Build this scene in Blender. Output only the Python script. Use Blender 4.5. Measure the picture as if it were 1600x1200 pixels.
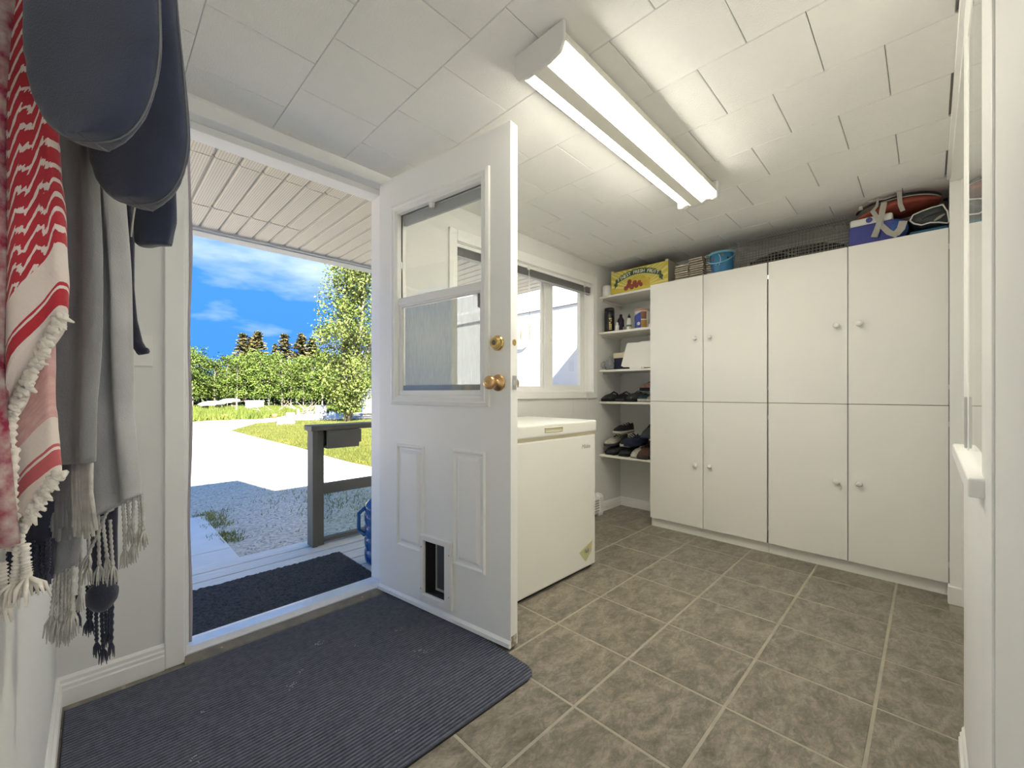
import bpy, bmesh, math, random
from mathutils import Vector, Matrix, noise

for o in list(bpy.data.objects):
    bpy.data.objects.remove(o, do_unlink=True)
SC = bpy.context.scene
COL = SC.collection
R = random.Random(7)
PI = math.pi

# ------------------------------------------------------------------ camera
FPX, CX, CY, SQ = 653.0, 800.0, 614.0, math.sqrt(0.5)
cam_d = bpy.data.cameras.new('camera')
cam = bpy.data.objects.new('camera', cam_d)
COL.objects.link(cam)
cam.location = (0, 0, 1.0)
cam.rotation_euler = (PI / 2, 0, -PI / 4)
cam_d.sensor_width = 36.0
cam_d.lens = 36.0 * FPX / 1600.0
cam_d.shift_y = (CY - 600.0) / 1600.0
cam_d.clip_start = 0.01
cam_d.clip_end = 500
SC.camera = cam

# ------------------------------------------------------------------ view
SC.view_settings.view_transform = 'Standard'
SC.view_settings.look = 'None'
SC.view_settings.gamma = 1.0
SC.view_settings.use_curve_mapping = False
SC.view_settings.exposure = 0.84
SC.cycles.use_denoising = True
SC.cycles.max_bounces = 10
SC.cycles.diffuse_bounces = 7
SC.cycles.transparent_max_bounces = 24
SC.cycles.sample_clamp_indirect = 8.0

# ------------------------------------------------------------------ sky
W = bpy.data.worlds.new('sky')
SC.world = W
W.use_nodes = True
nt = W.node_tree
nt.nodes.clear()
n_out = nt.nodes.new('ShaderNodeOutputWorld')
n_bg = nt.nodes.new('ShaderNodeBackground')
n_tc = nt.nodes.new('ShaderNodeTexCoord')
n_sep = nt.nodes.new('ShaderNodeSeparateXYZ')
n_ramp = nt.nodes.new('ShaderNodeValToRGB')
n_map = nt.nodes.new('ShaderNodeMapping')
n_map.inputs['Scale'].default_value = (1.6, 1.6, 5.0)
n_map.inputs['Location'].default_value = (0.35, 0.1, 0.62)
n_noi = nt.nodes.new('ShaderNodeTexNoise')
n_noi.inputs['Scale'].default_value = 1.7
n_noi.inputs['Detail'].default_value = 5
n_noi.inputs['Roughness'].default_value = 0.55
n_cr = nt.nodes.new('ShaderNodeValToRGB')
n_mix = nt.nodes.new('ShaderNodeMix')
n_mix.data_type = 'RGBA'
n_ramp.color_ramp.elements[0].position = 0.0
n_ramp.color_ramp.elements[0].color = (0.060, 0.275, 0.78, 1)
n_ramp.color_ramp.elements[1].position = 0.55
n_ramp.color_ramp.elements[1].color = (0.075, 0.31, 0.82, 1)
n_cr.color_ramp.elements[0].position = 0.52
n_cr.color_ramp.elements[0].color = (0, 0, 0, 1)
n_cr.color_ramp.elements[1].position = 0.80
n_cr.color_ramp.elements[1].color = (1, 1, 1, 1)
L = nt.links.new
L(n_tc.outputs['Generated'], n_sep.inputs[0])
L(n_sep.outputs['Z'], n_ramp.inputs[0])
L(n_tc.outputs['Generated'], n_map.inputs[0])
L(n_map.outputs[0], n_noi.inputs['Vector'])
L(n_noi.outputs['Fac'], n_cr.inputs[0])
L(n_cr.outputs[0], n_mix.inputs[0])
L(n_ramp.outputs[0], n_mix.inputs[6])
n_mix.inputs[7].default_value = (0.80, 0.92, 1.05, 1)
L(n_mix.outputs[2], n_bg.inputs['Color'])
n_bg.inputs['Strength'].default_value = 0.80
L(n_bg.outputs[0], n_out.inputs[0])

# ------------------------------------------------------------------ sun
sun_d = bpy.data.lights.new('sun', 'SUN')
sun_d.energy = 21.0
sun_d.angle = math.radians(0.6)
sun_d.color = (1.0, 0.95, 0.86)
sun = bpy.data.objects.new('sun', sun_d)
COL.objects.link(sun)
SUN = Vector((0.32, 1.0, -0.92)).normalized()      # direction the light travels
sun.rotation_euler = SUN.to_track_quat('-Z', 'Y').to_euler()
sun.location = (0, -10, 12)

LAMP = 22.5

# ================================================================== helpers
def at(u, v, t):
    """point at distance t (along the view axis) seen at a photo pixel"""
    a = (u - CX) / FPX
    b = (CY - v) / FPX
    return Vector((SQ * (1 + a) * t, SQ * (1 - a) * t, 1 + b * t))

ORG = {}

def tag(o, label=None, cat=None, group=None, kind=None):
    if label: o['label'] = label
    if cat: o['category'] = cat
    if group: o['group'] = group
    if kind: o['kind'] = kind
    return o

def empty(name, loc=(0, 0, 0), rot=(0, 0, 0), label=None, cat=None, group=None, kind=None, parent=None):
    o = bpy.data.objects.new(name, None)
    COL.objects.link(o)
    o.location = loc
    o.rotation_euler = rot
    o.empty_display_size = 0.05
    if parent is not None:
        o.parent = parent
    tag(o, label, cat, group, kind)
    return o

class MB:
    def __init__(s):
        s.v = []; s.f = []; s.uv = None
    def add(s, vs, fs):
        k = len(s.v)
        s.v += [tuple(p) for p in vs]
        s.f += [tuple(i + k for i in f) for f in fs]
        return s
    def box(s, x0, x1, y0, y1, z0, z1, M=None):
        vs = [Vector(p) for p in ((x0, y0, z0), (x1, y0, z0), (x1, y1, z0), (x0, y1, z0), (x0, y0, z1), (x1, y0, z1), (x1, y1, z1), (x0, y1, z1))]
        if M is not None: vs = [M @ p for p in vs]
        return s.add(vs, [(0, 3, 2, 1), (4, 5, 6, 7), (0, 1, 5, 4), (1, 2, 6, 5), (2, 3, 7, 6), (3, 0, 4, 7)])
    def tube(s, pts, r, n=8, cap=True):
        """swept tube; r is a number or a list"""
        pts = [Vector(p) for p in pts]
        m = len(pts)
        rr = r if isinstance(r, (list, tuple)) else [r] * m
        k = len(s.v)
        up = None
        for i, p in enumerate(pts):
            d = (pts[min(i + 1, m - 1)] - pts[max(i - 1, 0)])
            if d.length < 1e-9: d = Vector((0, 0, 1))
            d.normalize()
            if up is None:
                up = Vector((0, 0, 1)) if abs(d.z) < 0.9 else Vector((1, 0, 0))
            a = d.cross(up)
            if a.length < 1e-6: a = d.cross(Vector((0.3, 1, 0.2)))
            a.normalize()
            b = a.cross(d).normalized()
            up = b
            for j in range(n):
                t = 2 * PI * j / n
                s.v.append(tuple(p + (a * math.cos(t) + b * math.sin(t)) * rr[i]))
        for i in range(m - 1):
            for j in range(n):
                s.f.append((k + i * n + j, k + i * n + (j + 1) % n, k + (i + 1) * n + (j + 1) % n, k + (i + 1) * n + j))
        if cap:
            s.f.append(tuple(k + j for j in range(n))[::-1])
            s.f.append(tuple(k + (m - 1) * n + j for j in range(n)))
        return s
    def lathe(s, prof, c=(0, 0, 0), n=20, axis='Z', M=None):
        """prof: list of (radius, height)"""
        k = len(s.v)
        c = Vector(c)
        for (r, h) in prof:
            for j in range(n):
                t = 2 * PI * j / n
                x, y = r * math.cos(t), r * math.sin(t)
                p = Vector((x, y, h)) if axis == 'Z' else (Vector((h, x, y)) if axis == 'X' else Vector((y, h, x)))
                if M is not None: p = M @ p
                s.v.append(tuple(c + p))
        for i in range(len(prof) - 1):
            for j in range(n):
                s.f.append((k + i * n + j, k + i * n + (j + 1) % n, k + (i + 1) * n + (j + 1) % n, k + (i + 1) * n + j))
        s.f.append(tuple(k + j for j in range(n))[::-1])
        s.f.append(tuple(k + (len(prof) - 1) * n + j for j in range(n)))
        return s
    def prism(s, poly, axis, a, b, M=None):
        """extrude a 2D polygon along an axis from a to b. axis X: poly=(y,z); Y: (x,z); Z: (x,y)"""
        n = len(poly)
        def P(q, h):
            p = Vector((h, q[0], q[1])) if axis == 'X' else (Vector((q[0], h, q[1])) if axis == 'Y' else Vector((q[0], q[1], h)))
            return M @ p if M is not None else p
        vs = [P(q, a) for q in poly] + [P(q, b) for q in poly]
        fs = [(i, (i + 1) % n, n + (i + 1) % n, n + i) for i in range(n)]
        fs += [tuple(range(n))[::-1], tuple(range(n, 2 * n))]
        return s.add(vs, fs)
    def grid(s, nu, nv, fn):
        k = len(s.v)
        for j in range(nv + 1):
            for i in range(nu + 1):
                s.v.append(tuple(fn(i / nu, j / nv)))
        for j in range(nv):
            for i in range(nu):
                a = k + j * (nu + 1) + i
                s.f.append((a, a + 1, a + nu + 2, a + nu + 1))
        return s

def mesh_of(name, mb):
    me = bpy.data.meshes.new(name)
    me.from_pydata(mb.v, [], mb.f)
    if mb.uv:
        ul = me.uv_layers.new(name='UVMap')
        for li, l in enumerate(me.loops):
            ul.data[li].uv = mb.uv[l.vertex_index]
    bm = bmesh.new()
    bm.from_mesh(me)
    bmesh.ops.recalc_face_normals(bm, faces=bm.faces)
    bm.to_mesh(me)
    bm.free()
    return me

def link(name, me, parent=None, loc=(0, 0, 0), rot=(0, 0, 0)):
    o = bpy.data.objects.new(name, me)
    COL.objects.link(o)
    o.location = loc
    o.rotation_euler = rot
    if parent is not None: o.parent = parent
    return o

def obj(name, mb, mat, parent=None, bev=0.0, smooth=False, loc=(0, 0, 0), rot=(0, 0, 0), sub=0, seg=2, world=True):
    """link a mesh. Vertices are given in world space; a child is re-based on its (unrotated) parent chain when world=True."""
    off = Vector((0, 0, 0))
    if parent is not None and world:
        p = parent
        while p is not None:
            off += Vector(p.location)
            p = p.parent
        mb.v = [tuple(Vector(q) - off) for q in mb.v]
    me = mesh_of(name, mb)
    me.materials.append(mat)
    if smooth:
        for p in me.polygons: p.use_smooth = True
    o = link(name, me, parent, loc, rot)
    if bev > 0:
        m = o.modifiers.new('bevel', 'BEVEL')
        m.width = bev; m.segments = seg; m.limit_method = 'ANGLE'; m.angle_limit = math.radians(40)
    if sub:
        m = o.modifiers.new('sub', 'SUBSURF'); m.levels = sub; m.render_levels = sub
    return o

def base(mb, o):
    """re-base an unparented world-space mesh object on the middle of its own underside"""
    me = o.data
    xs = [v.co.x for v in me.vertices]; ys = [v.co.y for v in me.vertices]; zs = [v.co.z for v in me.vertices]
    c = Vector(((min(xs) + max(xs)) / 2, (min(ys) + max(ys)) / 2, min(zs)))
    me.transform(Matrix.Translation(-c))
    o.location = c
    return o

def thing(name, mb, mat, label, cat, group=None, **k):
    o = obj(name, mb, mat, **k)
    base(mb, o)
    return tag(o, label, cat, group)

def plate(mb, x0, x1, z0, z1, y0, y1, holes=(), axis='Y'):
    """a slab with rectangular holes. axis Y: spans x,z with thickness y; axis X: spans y,z with thickness x; axis Z: spans x,y"""
    xs = sorted({x0, x1} | {h[0] for h in holes} | {h[1] for h in holes})
    zs = sorted({z0, z1} | {h[2] for h in holes} | {h[3] for h in holes})
    xs = [x for x in xs if x0 <= x <= x1]; zs = [z for z in zs if z0 <= z <= z1]
    def solid(i, j):
        if i < 0 or j < 0 or i >= len(xs) - 1 or j >= len(zs) - 1: return False
        cx = (xs[i] + xs[i + 1]) / 2; cz = (zs[j] + zs[j + 1]) / 2
        return not any(h[0] < cx < h[1] and h[2] < cz < h[3] for h in holes)
    def P(x, y, z):
        return (x, y, z) if axis == 'Y' else ((y, x, z) if axis == 'X' else (x, z, y))
    for i in range(len(xs) - 1):
        for j in range(len(zs) - 1):
            if not solid(i, j): continue
            a, b, c, d = xs[i], xs[i + 1], zs[j], zs[j + 1]
            for y in (y0, y1):
                mb.add([P(a, y, c), P(b, y, c), P(b, y, d), P(a, y, d)], [(0, 1, 2, 3)])
            if not solid(i - 1, j): mb.add([P(a, y0, c), P(a, y1, c), P(a, y1, d), P(a, y0, d)], [(0, 1, 2, 3)])
            if not solid(i + 1, j): mb.add([P(b, y0, c), P(b, y1, c), P(b, y1, d), P(b, y0, d)], [(0, 1, 2, 3)])
            if not solid(i, j - 1): mb.add([P(a, y0, c), P(a, y1, c), P(b, y1, c), P(b, y0, c)], [(0, 1, 2, 3)])
            if not solid(i, j + 1): mb.add([P(a, y0, d), P(a, y1, d), P(b, y1, d), P(b, y0, d)], [(0, 1, 2, 3)])
    # weld
    seen = {}; remap = []; nv = []
    for p in mb.v:
        k = tuple(round(q, 5) for q in p)
        if k not in seen:
            seen[k] = len(nv); nv.append(p)
        remap.append(seen[k])
    mb.f = [tuple(remap[i] for i in f) for f in mb.f]
    mb.v = nv
    return mb

def frame(mb, x0, x1, z0, z1, prof, axis='Y', cap=False):
    """nested rectangles: prof = [(inset, y), ...]"""
    def P(x, y, z):
        return (x, y, z) if axis == 'Y' else ((y, x, z) if axis == 'X' else (x, z, y))
    k = len(mb.v)
    for (i, y) in prof:
        mb.v += [P(x0 + i, y, z0 + i), P(x1 - i, y, z0 + i), P(x1 - i, y, z1 - i), P(x0 + i, y, z1 - i)]
    for a in range(len(prof) - 1):
        for j in range(4):
            mb.f.append((k + a * 4 + j, k + a * 4 + (j + 1) % 4, k + a * 4 + 4 + (j + 1) % 4, k + a * 4 + 4 + j))
    if cap:
        e = k + (len(prof) - 1) * 4
        mb.f.append((e, e + 1, e + 2, e + 3))
    return mb

def ellipsoid(mb, c, r, n=16, m=10, M=None, fn=None):
    c = Vector(c)
    k = len(mb.v)
    for i in range(m + 1):
        ph = PI * i / m - PI / 2
        for j in range(n):
            th = 2 * PI * j / n
            p = Vector((math.cos(ph) * math.cos(th), math.cos(ph) * math.sin(th), math.sin(ph)))
            if fn: p = fn(p)
            p = Vector((p.x * r[0], p.y * r[1], p.z * r[2]))
            if M is not None: p = M @ p
            mb.v.append(tuple(c + p))
    for i in range(m):
        for j in range(n):
            mb.f.append((k + i * n + j, k + i * n + (j + 1) % n, k + (i + 1) * n + (j + 1) % n, k + (i + 1) * n + j))
    return mb

def text_mesh(body, size, mat, M, parent, name='lettering', shear=0.0, bold=0.0, space=1.0):
    cu = bpy.data.curves.new(name, 'FONT')
    cu.body = body; cu.size = size; cu.shear = shear; cu.offset = bold; cu.space_character = space
    cu.align_x = 'CENTER'; cu.align_y = 'CENTER'; cu.extrude = 0.0004; cu.resolution_u = 3
    t = bpy.data.objects.new('tmp', cu)
    COL.objects.link(t)
    dg = bpy.context.evaluated_depsgraph_get()
    me = bpy.data.meshes.new_from_object(t.evaluated_get(dg))
    bpy.data.objects.remove(t, do_unlink=True)
    me.transform(M)
    me.materials.clear()
    me.materials.append(mat)
    me.name = name
    return link(name, me, parent)

# ================================================================== materials
def math_node(t, op, a, b=None, c=None):
    n = t.nodes.new('ShaderNodeMath'); n.operation = op
    for i, x in enumerate((a, b, c)):
        if x is None: continue
        if isinstance(x, (int, float)): n.inputs[i].default_value = x
        else: t.links.new(x, n.inputs[i])
    return n.outputs[0]

MATS = {}
def mat(name, col, rough=0.5, metal=0.0, spec=0.4, var=0.0, vscale=8.0, bump=0.0, bscale=60.0, col2=None, coords='Object', detail=3.0,
        trans=0.0, alpha=1.0, emit=None, estr=0.0, sheen=0.0, rand=0.0, stretch=None, bdist=0.002, ior=1.45, coat=0.0):
    m = bpy.data.materials.new(name)
    m.use_nodes = True
    t = m.node_tree
    b = t.nodes['Principled BSDF']
    b.inputs['Roughness'].default_value = rough
    b.inputs['Metallic'].default_value = metal
    b.inputs['Specular IOR Level'].default_value = spec
    b.inputs['IOR'].default_value = ior
    b.inputs['Transmission Weight'].default_value = trans
    b.inputs['Alpha'].default_value = alpha
    b.inputs['Sheen Weight'].default_value = sheen
    b.inputs['Coat Weight'].default_value = coat
    if emit:
        b.inputs['Emission Color'].default_value = (*emit, 1)
        b.inputs['Emission Strength'].default_value = estr
    tc = t.nodes.new('ShaderNodeTexCoord')
    vec = tc.outputs[coords]
    if stretch:
        mp = t.nodes.new('ShaderNodeMapping')
        mp.inputs['Scale'].default_value = stretch
        t.links.new(vec, mp.inputs[0])
        vec = mp.outputs[0]
    c2 = col2 if col2 else tuple(max(0, c * (1 - var)) for c in col)
    nz = t.nodes.new('ShaderNodeTexNoise')
    nz.inputs['Scale'].default_value = vscale
    nz.inputs['Detail'].default_value = detail
    t.links.new(vec, nz.inputs['Vector'])
    rp = t.nodes.new('ShaderNodeValToRGB')
    rp.color_ramp.elements[0].position = 0.32; rp.color_ramp.elements[0].color = (*c2, 1)
    rp.color_ramp.elements[1].position = 0.68; rp.color_ramp.elements[1].color = (*col, 1)
    t.links.new(nz.outputs['Fac'], rp.inputs[0])
    out = rp.outputs[0]
    if rand > 0:
        oi = t.nodes.new('ShaderNodeObjectInfo')
        hs = t.nodes.new('ShaderNodeHueSaturation')
        mr = t.nodes.new('ShaderNodeMapRange')
        mr.inputs['To Min'].default_value = 1 - rand; mr.inputs['To Max'].default_value = 1 + rand
        t.links.new(oi.outputs['Random'], mr.inputs['Value'])
        t.links.new(mr.outputs[0], hs.inputs['Value'])
        t.links.new(out, hs.inputs['Color'])
        out = hs.outputs[0]
    t.links.new(out, b.inputs['Base Color'])
    if bump > 0:
        n2 = t.nodes.new('ShaderNodeTexNoise')
        n2.inputs['Scale'].default_value = bscale
        n2.inputs['Detail'].default_value = 4
        t.links.new(vec, n2.inputs['Vector'])
        bp = t.nodes.new('ShaderNodeBump')
        bp.inputs['Strength'].default_value = bump
        bp.inputs['Distance'].default_value = bdist
        t.links.new(n2.outputs['Fac'], bp.inputs['Height'])
        t.links.new(bp.outputs[0], b.inputs['Normal'])
    MATS[name] = m
    return m

def nodes(m):
    t = m.node_tree
    return t, t.nodes['Principled BSDF']

def mix_col(t, f, a, b):
    n = t.nodes.new('ShaderNodeMix'); n.data_type = 'RGBA'
    for i, x in ((0, f), (6, a), (7, b)):
        if isinstance(x, tuple): n.inputs[i].default_value = (*x, 1)
        elif isinstance(x, (int, float)): n.inputs[i].default_value = x
        else: t.links.new(x, n.inputs[i])
    return n.outputs[2]

M_WALL = mat('wall_paint', (0.74, 0.74, 0.725), 0.55, var=0.03, vscale=3, bump=0.05, bscale=120)
M_TRIM = mat('white_trim', (0.86, 0.86, 0.84), 0.4, var=0.03, vscale=5)
M_CEIL = mat('ceiling_board', (0.86, 0.855, 0.835), 0.8, var=0.02, vscale=10, bump=0.55, bscale=170, bdist=0.004)
M_CEILGAP = mat('ceiling_gap', (0.33, 0.32, 0.30), 0.9)
M_CAB = mat('cabinet_laminate', (0.82, 0.815, 0.785), 0.38, var=0.02, vscale=2)
M_GAPD = mat('dark_gap', (0.10, 0.09, 0.085), 0.8)
M_DOOR = mat('door_paint', (0.86, 0.865, 0.855), 0.35, var=0.02, vscale=3)
M_SHELF = mat('shelf_paint', (0.80, 0.78, 0.71), 0.45, var=0.04, vscale=6)
M_TILE = mat('floor_tile', (0.235, 0.21, 0.175), 0.33, var=0.0, col2=(0.095, 0.085, 0.07), vscale=5.5, detail=9, rand=0.07, bump=0.15, bscale=25, stretch=(1.0, 1.9, 1.0))
def mottled(m):
    t, b = nodes(m)
    tc = t.nodes['Texture Coordinate']
    oi = t.nodes.new('ShaderNodeObjectInfo')
    va = t.nodes.new('ShaderNodeVectorMath'); va.operation = 'MULTIPLY_ADD'
    cb = t.nodes.new('ShaderNodeCombineXYZ')
    t.links.new(oi.outputs['Random'], cb.inputs[0]); t.links.new(oi.outputs['Random'], cb.inputs[1])
    va.inputs[1].default_value = (0, 0, 0)
    mp = t.nodes.new('ShaderNodeMapping'); mp.inputs['Scale'].default_value = (1.0, 1.7, 1.0)
    t.links.new(tc.outputs['Object'], mp.inputs[0])
    ad = t.nodes.new('ShaderNodeVectorMath'); ad.operation = 'MULTIPLY_ADD'
    t.links.new(cb.outputs[0], ad.inputs[0]); ad.inputs[1].default_value = (31, 17, 0); t.links.new(mp.outputs[0], ad.inputs[2])
    def nz(sc, det, rg, dist):
        n = t.nodes.new('ShaderNodeTexNoise'); n.inputs['Scale'].default_value = sc; n.inputs['Detail'].default_value = det
        n.inputs['Roughness'].default_value = rg; n.inputs['Distortion'].default_value = dist
        t.links.new(ad.outputs[0], n.inputs['Vector']); return n.outputs['Fac']
    a = nz(9.0, 12, 0.72, 0.6); c = nz(34.0, 8, 0.7, 1.2)
    f = math_node(t, 'MULTIPLY_ADD', a, 0.62, math_node(t, 'MULTIPLY', c, 0.38))
    rp = t.nodes.new('ShaderNodeValToRGB')
    e = rp.color_ramp.elements
    e[0].position = 0.385; e[0].color = (0.115, 0.102, 0.080, 1)
    e[1].position = 0.62; e[1].color = (0.325, 0.288, 0.235, 1)
    q = e.new(0.48); q.color = (0.185, 0.165, 0.134, 1)
    t.links.new(f, rp.inputs[0])
    t.links.new(rp.outputs[0], b.inputs['Base Color'])
M_GROUT = mat('grout', (0.40, 0.365, 0.30), 0.8, var=0.15, vscale=20)
M_BRASS = mat('brass', (0.72, 0.52, 0.20), 0.22, metal=1.0)
M_BRASS2 = mat('aged_brass', (0.66, 0.42, 0.20), 0.28, metal=1.0)
M_STEEL = mat('steel', (0.62, 0.62, 0.62), 0.3, metal=1.0)
M_ALU = mat('aluminium_sill', (0.72, 0.74, 0.78), 0.35, metal=0.35, var=0.08, vscale=30, bump=0.05)
M_BRONZE = mat('sill_strip', (0.20, 0.175, 0.135), 0.45, var=0.3, vscale=25)
M_FREEZER = mat('freezer_enamel', (0.80, 0.79, 0.745), 0.3, var=0.015, vscale=3)
M_FREEZER_Y = mat('gasket_cream', (0.72, 0.66, 0.45), 0.5)
M_GREY = mat('grey_plastic', (0.33, 0.33, 0.32), 0.5)
M_BLACK = mat('black_plastic', (0.018, 0.018, 0.02), 0.4)
M_WHITEP = mat('white_plastic', (0.80, 0.79, 0.76), 0.35)
M_NAVY = mat('navy_fabric', (0.034, 0.043, 0.080), 0.95, var=0.25, vscale=14, bump=0.25, bscale=500, sheen=0.25)
M_NAVY2 = mat('dark_navy_knit', (0.022, 0.024, 0.045), 0.95, var=0.3, vscale=40, bump=0.5, bscale=300, sheen=0.2)
M_GSCARF = mat('grey_wool_shaded', (0.20, 0.205, 0.215), 0.95, var=0.22, vscale=9, bump=0.3, bscale=420, sheen=0.35)  # scarf wool in shade: the shade is put into this darker colour
M_GFRINGE = mat('grey_fringe', (0.46, 0.45, 0.42), 0.95, var=0.3, vscale=60, sheen=0.3, bump=0.4, bscale=300)
M_WFRINGE = mat('white_fringe', (0.72, 0.68, 0.62), 0.95, var=0.25, vscale=60, sheen=0.2, bump=0.5, bscale=300)
M_MAT = mat('ribbed_mat', (0.115, 0.128, 0.175), 0.95, var=0.3, vscale=60, bump=0.5, bscale=300)
M_PMAT = mat('loop_mat', (0.030, 0.031, 0.032), 0.95, var=0.0, col2=(0.075, 0.075, 0.08), vscale=90, bump=0.8, bscale=250, bdist=0.006)
M_DECK = mat('deck_paint', (0.74, 0.71, 0.67), 0.5, var=0.15, vscale=8, stretch=(1, 8, 1))
M_RAIL = mat('rail_paint', (0.175, 0.16, 0.12), 0.55, var=0.15, vscale=6)
M_CONC = mat('walk_paint', (0.72, 0.68, 0.64), 0.7, var=0.08, vscale=6, bump=0.1)
M_EXT = mat('white_siding', (0.86, 0.86, 0.85), 0.6)
M_FASCIA = mat('fascia', (0.62, 0.62, 0.58), 0.45)
M_BLIND = mat('blind_slats', (0.44, 0.44, 0.43), 0.4)
M_GLASS = mat('clear_glass', (1, 1, 1), 0.0, trans=1.0, ior=1.45)
def glassy(m, tint=(1, 1, 1), refl=1.0):
    t = m.node_tree
    for n in list(t.nodes): t.nodes.remove(n)
    o = t.nodes.new('ShaderNodeOutputMaterial'); mx = t.nodes.new('ShaderNodeMixShader')
    tr = t.nodes.new('ShaderNodeBsdfTransparent'); gl = t.nodes.new('ShaderNodeBsdfGlossy'); lw = t.nodes.new('ShaderNodeLayerWeight')
    lw.inputs['Blend'].default_value = 0.5
    fac = math_node(t, 'MULTIPLY_ADD', math_node(t, 'POWER', lw.outputs['Facing'], 5.0), 0.96, 0.04)
    tr.inputs[0].default_value = (*tint, 1); gl.inputs['Roughness'].default_value = 0.0
    gl.inputs[0].default_value = (refl, refl, refl, 1)
    t.links.new(fac, mx.inputs[0]); t.links.new(tr.outputs[0], mx.inputs[1]); t.links.new(gl.outputs[0], mx.inputs[2])
    t.links.new(mx.outputs[0], o.inputs[0])
glassy(M_GLASS, (0.97, 0.98, 0.97))
M_GLASST = mat('tinted_glass', (1, 1, 1)); glassy(M_GLASST, (0.80, 0.86, 0.84))
M_SCREEN = mat('insect_screen', (0.60, 0.60, 0.53), 1.0, spec=0.0, alpha=0.50, var=0.2, vscale=30, stretch=(6, 6, 0.6))
M_TUBE = mat('fluorescent_tube', (1, 1, 1), 0.5, emit=(1.0, 0.945, 0.80), estr=LAMP)
M_REFL = mat('lamp_reflector', (0.82, 0.80, 0.72), 0.35)
M_LAMPW = mat('lamp_white_enamel', (0.74, 0.74, 0.72), 0.4)
M_LEAF = mat('birch_leaf', (0.16, 0.185, 0.048), 0.6, spec=0.2, col2=(0.055, 0.09, 0.018), vscale=2.2)
M_LEAF2 = mat('aspen_leaf', (0.110, 0.150, 0.026), 0.6, spec=0.2, col2=(0.042, 0.072, 0.015), vscale=1.4, rand=0.22)
M_SPRUCE = mat('spruce_needle', (0.13, 0.105, 0.04), 0.7, col2=(0.06, 0.062, 0.022), vscale=2.0, rand=0.15)
M_BARK = mat('pale_bark', (0.26, 0.235, 0.20), 0.8, col2=(0.09, 0.075, 0.06), vscale=6)
M_BARKD = mat('brown_bark', (0.20, 0.14, 0.09), 0.9, var=0.4, vscale=10)
M_GRASS = mat('grass', (0.115, 0.115, 0.028), 0.8, spec=0.1, col2=(0.075, 0.088, 0.02), vscale=0.8)
M_WEED = mat('tall_weeds', (0.11, 0.13, 0.028), 0.8, spec=0.1, col2=(0.07, 0.098, 0.02), vscale=0.6)
M_STONE = mat('gravel_stone', (0.62, 0.56, 0.48), 0.8, col2=(0.28, 0.25, 0.21), vscale=25)
M_WPAINT = mat('white_painted_metal', (0.85, 0.85, 0.85), 0.5, var=0.08, vscale=2)
M_WOOD = mat('weathered_wood', (0.27, 0.225, 0.17), 0.8, var=0.35, vscale=8)
M_STUMP = mat('cut_wood', (0.26, 0.13, 0.06), 0.8, var=0.3, vscale=9)
M_ROOFM = mat('roofing', (0.20, 0.19, 0.18), 0.9)

mottled(M_TILE)
# gravel ground: two grains of stone, with a paler dusty track
M_GRAVEL = mat('gravel', (0.70, 0.61, 0.50), 0.85, col2=(0.36, 0.31, 0.255), vscale=28, detail=6, coords='Object', bump=0.6, bscale=40, bdist=0.02)
# =================================================================== room
YW = 1.965        # door wall, room side
YO = 2.10         # door wall, outside
XL = -0.085       # wall with the coats
YR = -0.070       # wall on the right
XB = 3.34         # wall behind the cabinets
def zc(x): return 2.125 - 0.02 * x
TILT = math.atan(0.02)

def struct(name, mb, m, label=None, **k):
    o = obj(name, mb, m, **k)
    o['kind'] = 'structure'
    if label: o['label'] = label
    return o

# floor: grout bed and tiles
floor = struct('floor', MB().box(XL - 0.1, XB + 0.1, -2.3, YW + 0.02, -0.12, -0.0015), M_GROUT)
PX, PY = 0.3375, 0.340
tile_cache = {}
def tile_mesh(w, d, h, m, ch, nm):
    key = (round(w, 4), round(d, 4), nm)
    if key not in tile_cache:
        mb = MB()
        def ring(i, z): return [(-w / 2 + i, -d / 2 + i, z), (w / 2 - i, -d / 2 + i, z), (w / 2 - i, d / 2 - i, z), (-w / 2 + i, d / 2 - i, z)]
        mb.v = ring(0, -h) + ring(0, -ch) + ring(ch, 0)
        for a in (0, 4):
            for j in range(4): mb.f.append((a + j, a + (j + 1) % 4, a + 4 + (j + 1) % 4, a + 4 + j))
        mb.f.append((8, 9, 10, 11))
        mb.f.append((3, 2, 1, 0))
        me = mesh_of(nm, mb); me.materials.append(m)
        tile_cache[key] = me
    return tile_cache[key]
xs = sorted([1.084 + PX * n for n in range(-4, 8)])
ys = sorted([0.804 + PY * n for n in range(-3, 5)])
def clipint(a, b, lo, hi):
    return max(a, lo), min(b, hi)
for i in range(len(xs) - 1):
    for j in range(len(ys) - 1):
        x0, x1 = clipint(xs[i], xs[i + 1], XL, XB)
        y0, y1 = clipint(ys[j], ys[j + 1], YR - 0.118 if 1.735 <= x0 and x1 <= 2.876 else YR, YW)
        if x1 - x0 < 0.03 or y1 - y0 < 0.03: continue
        w, d = x1 - x0 - 0.0095, y1 - y0 - 0.0095
        link('floor_tile', tile_mesh(w, d, 0.006, M_TILE, 0.0012, 'floor_tile'), floor, ((x0 + x1) / 2, (y0 + y1) / 2, 0.0))

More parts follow.
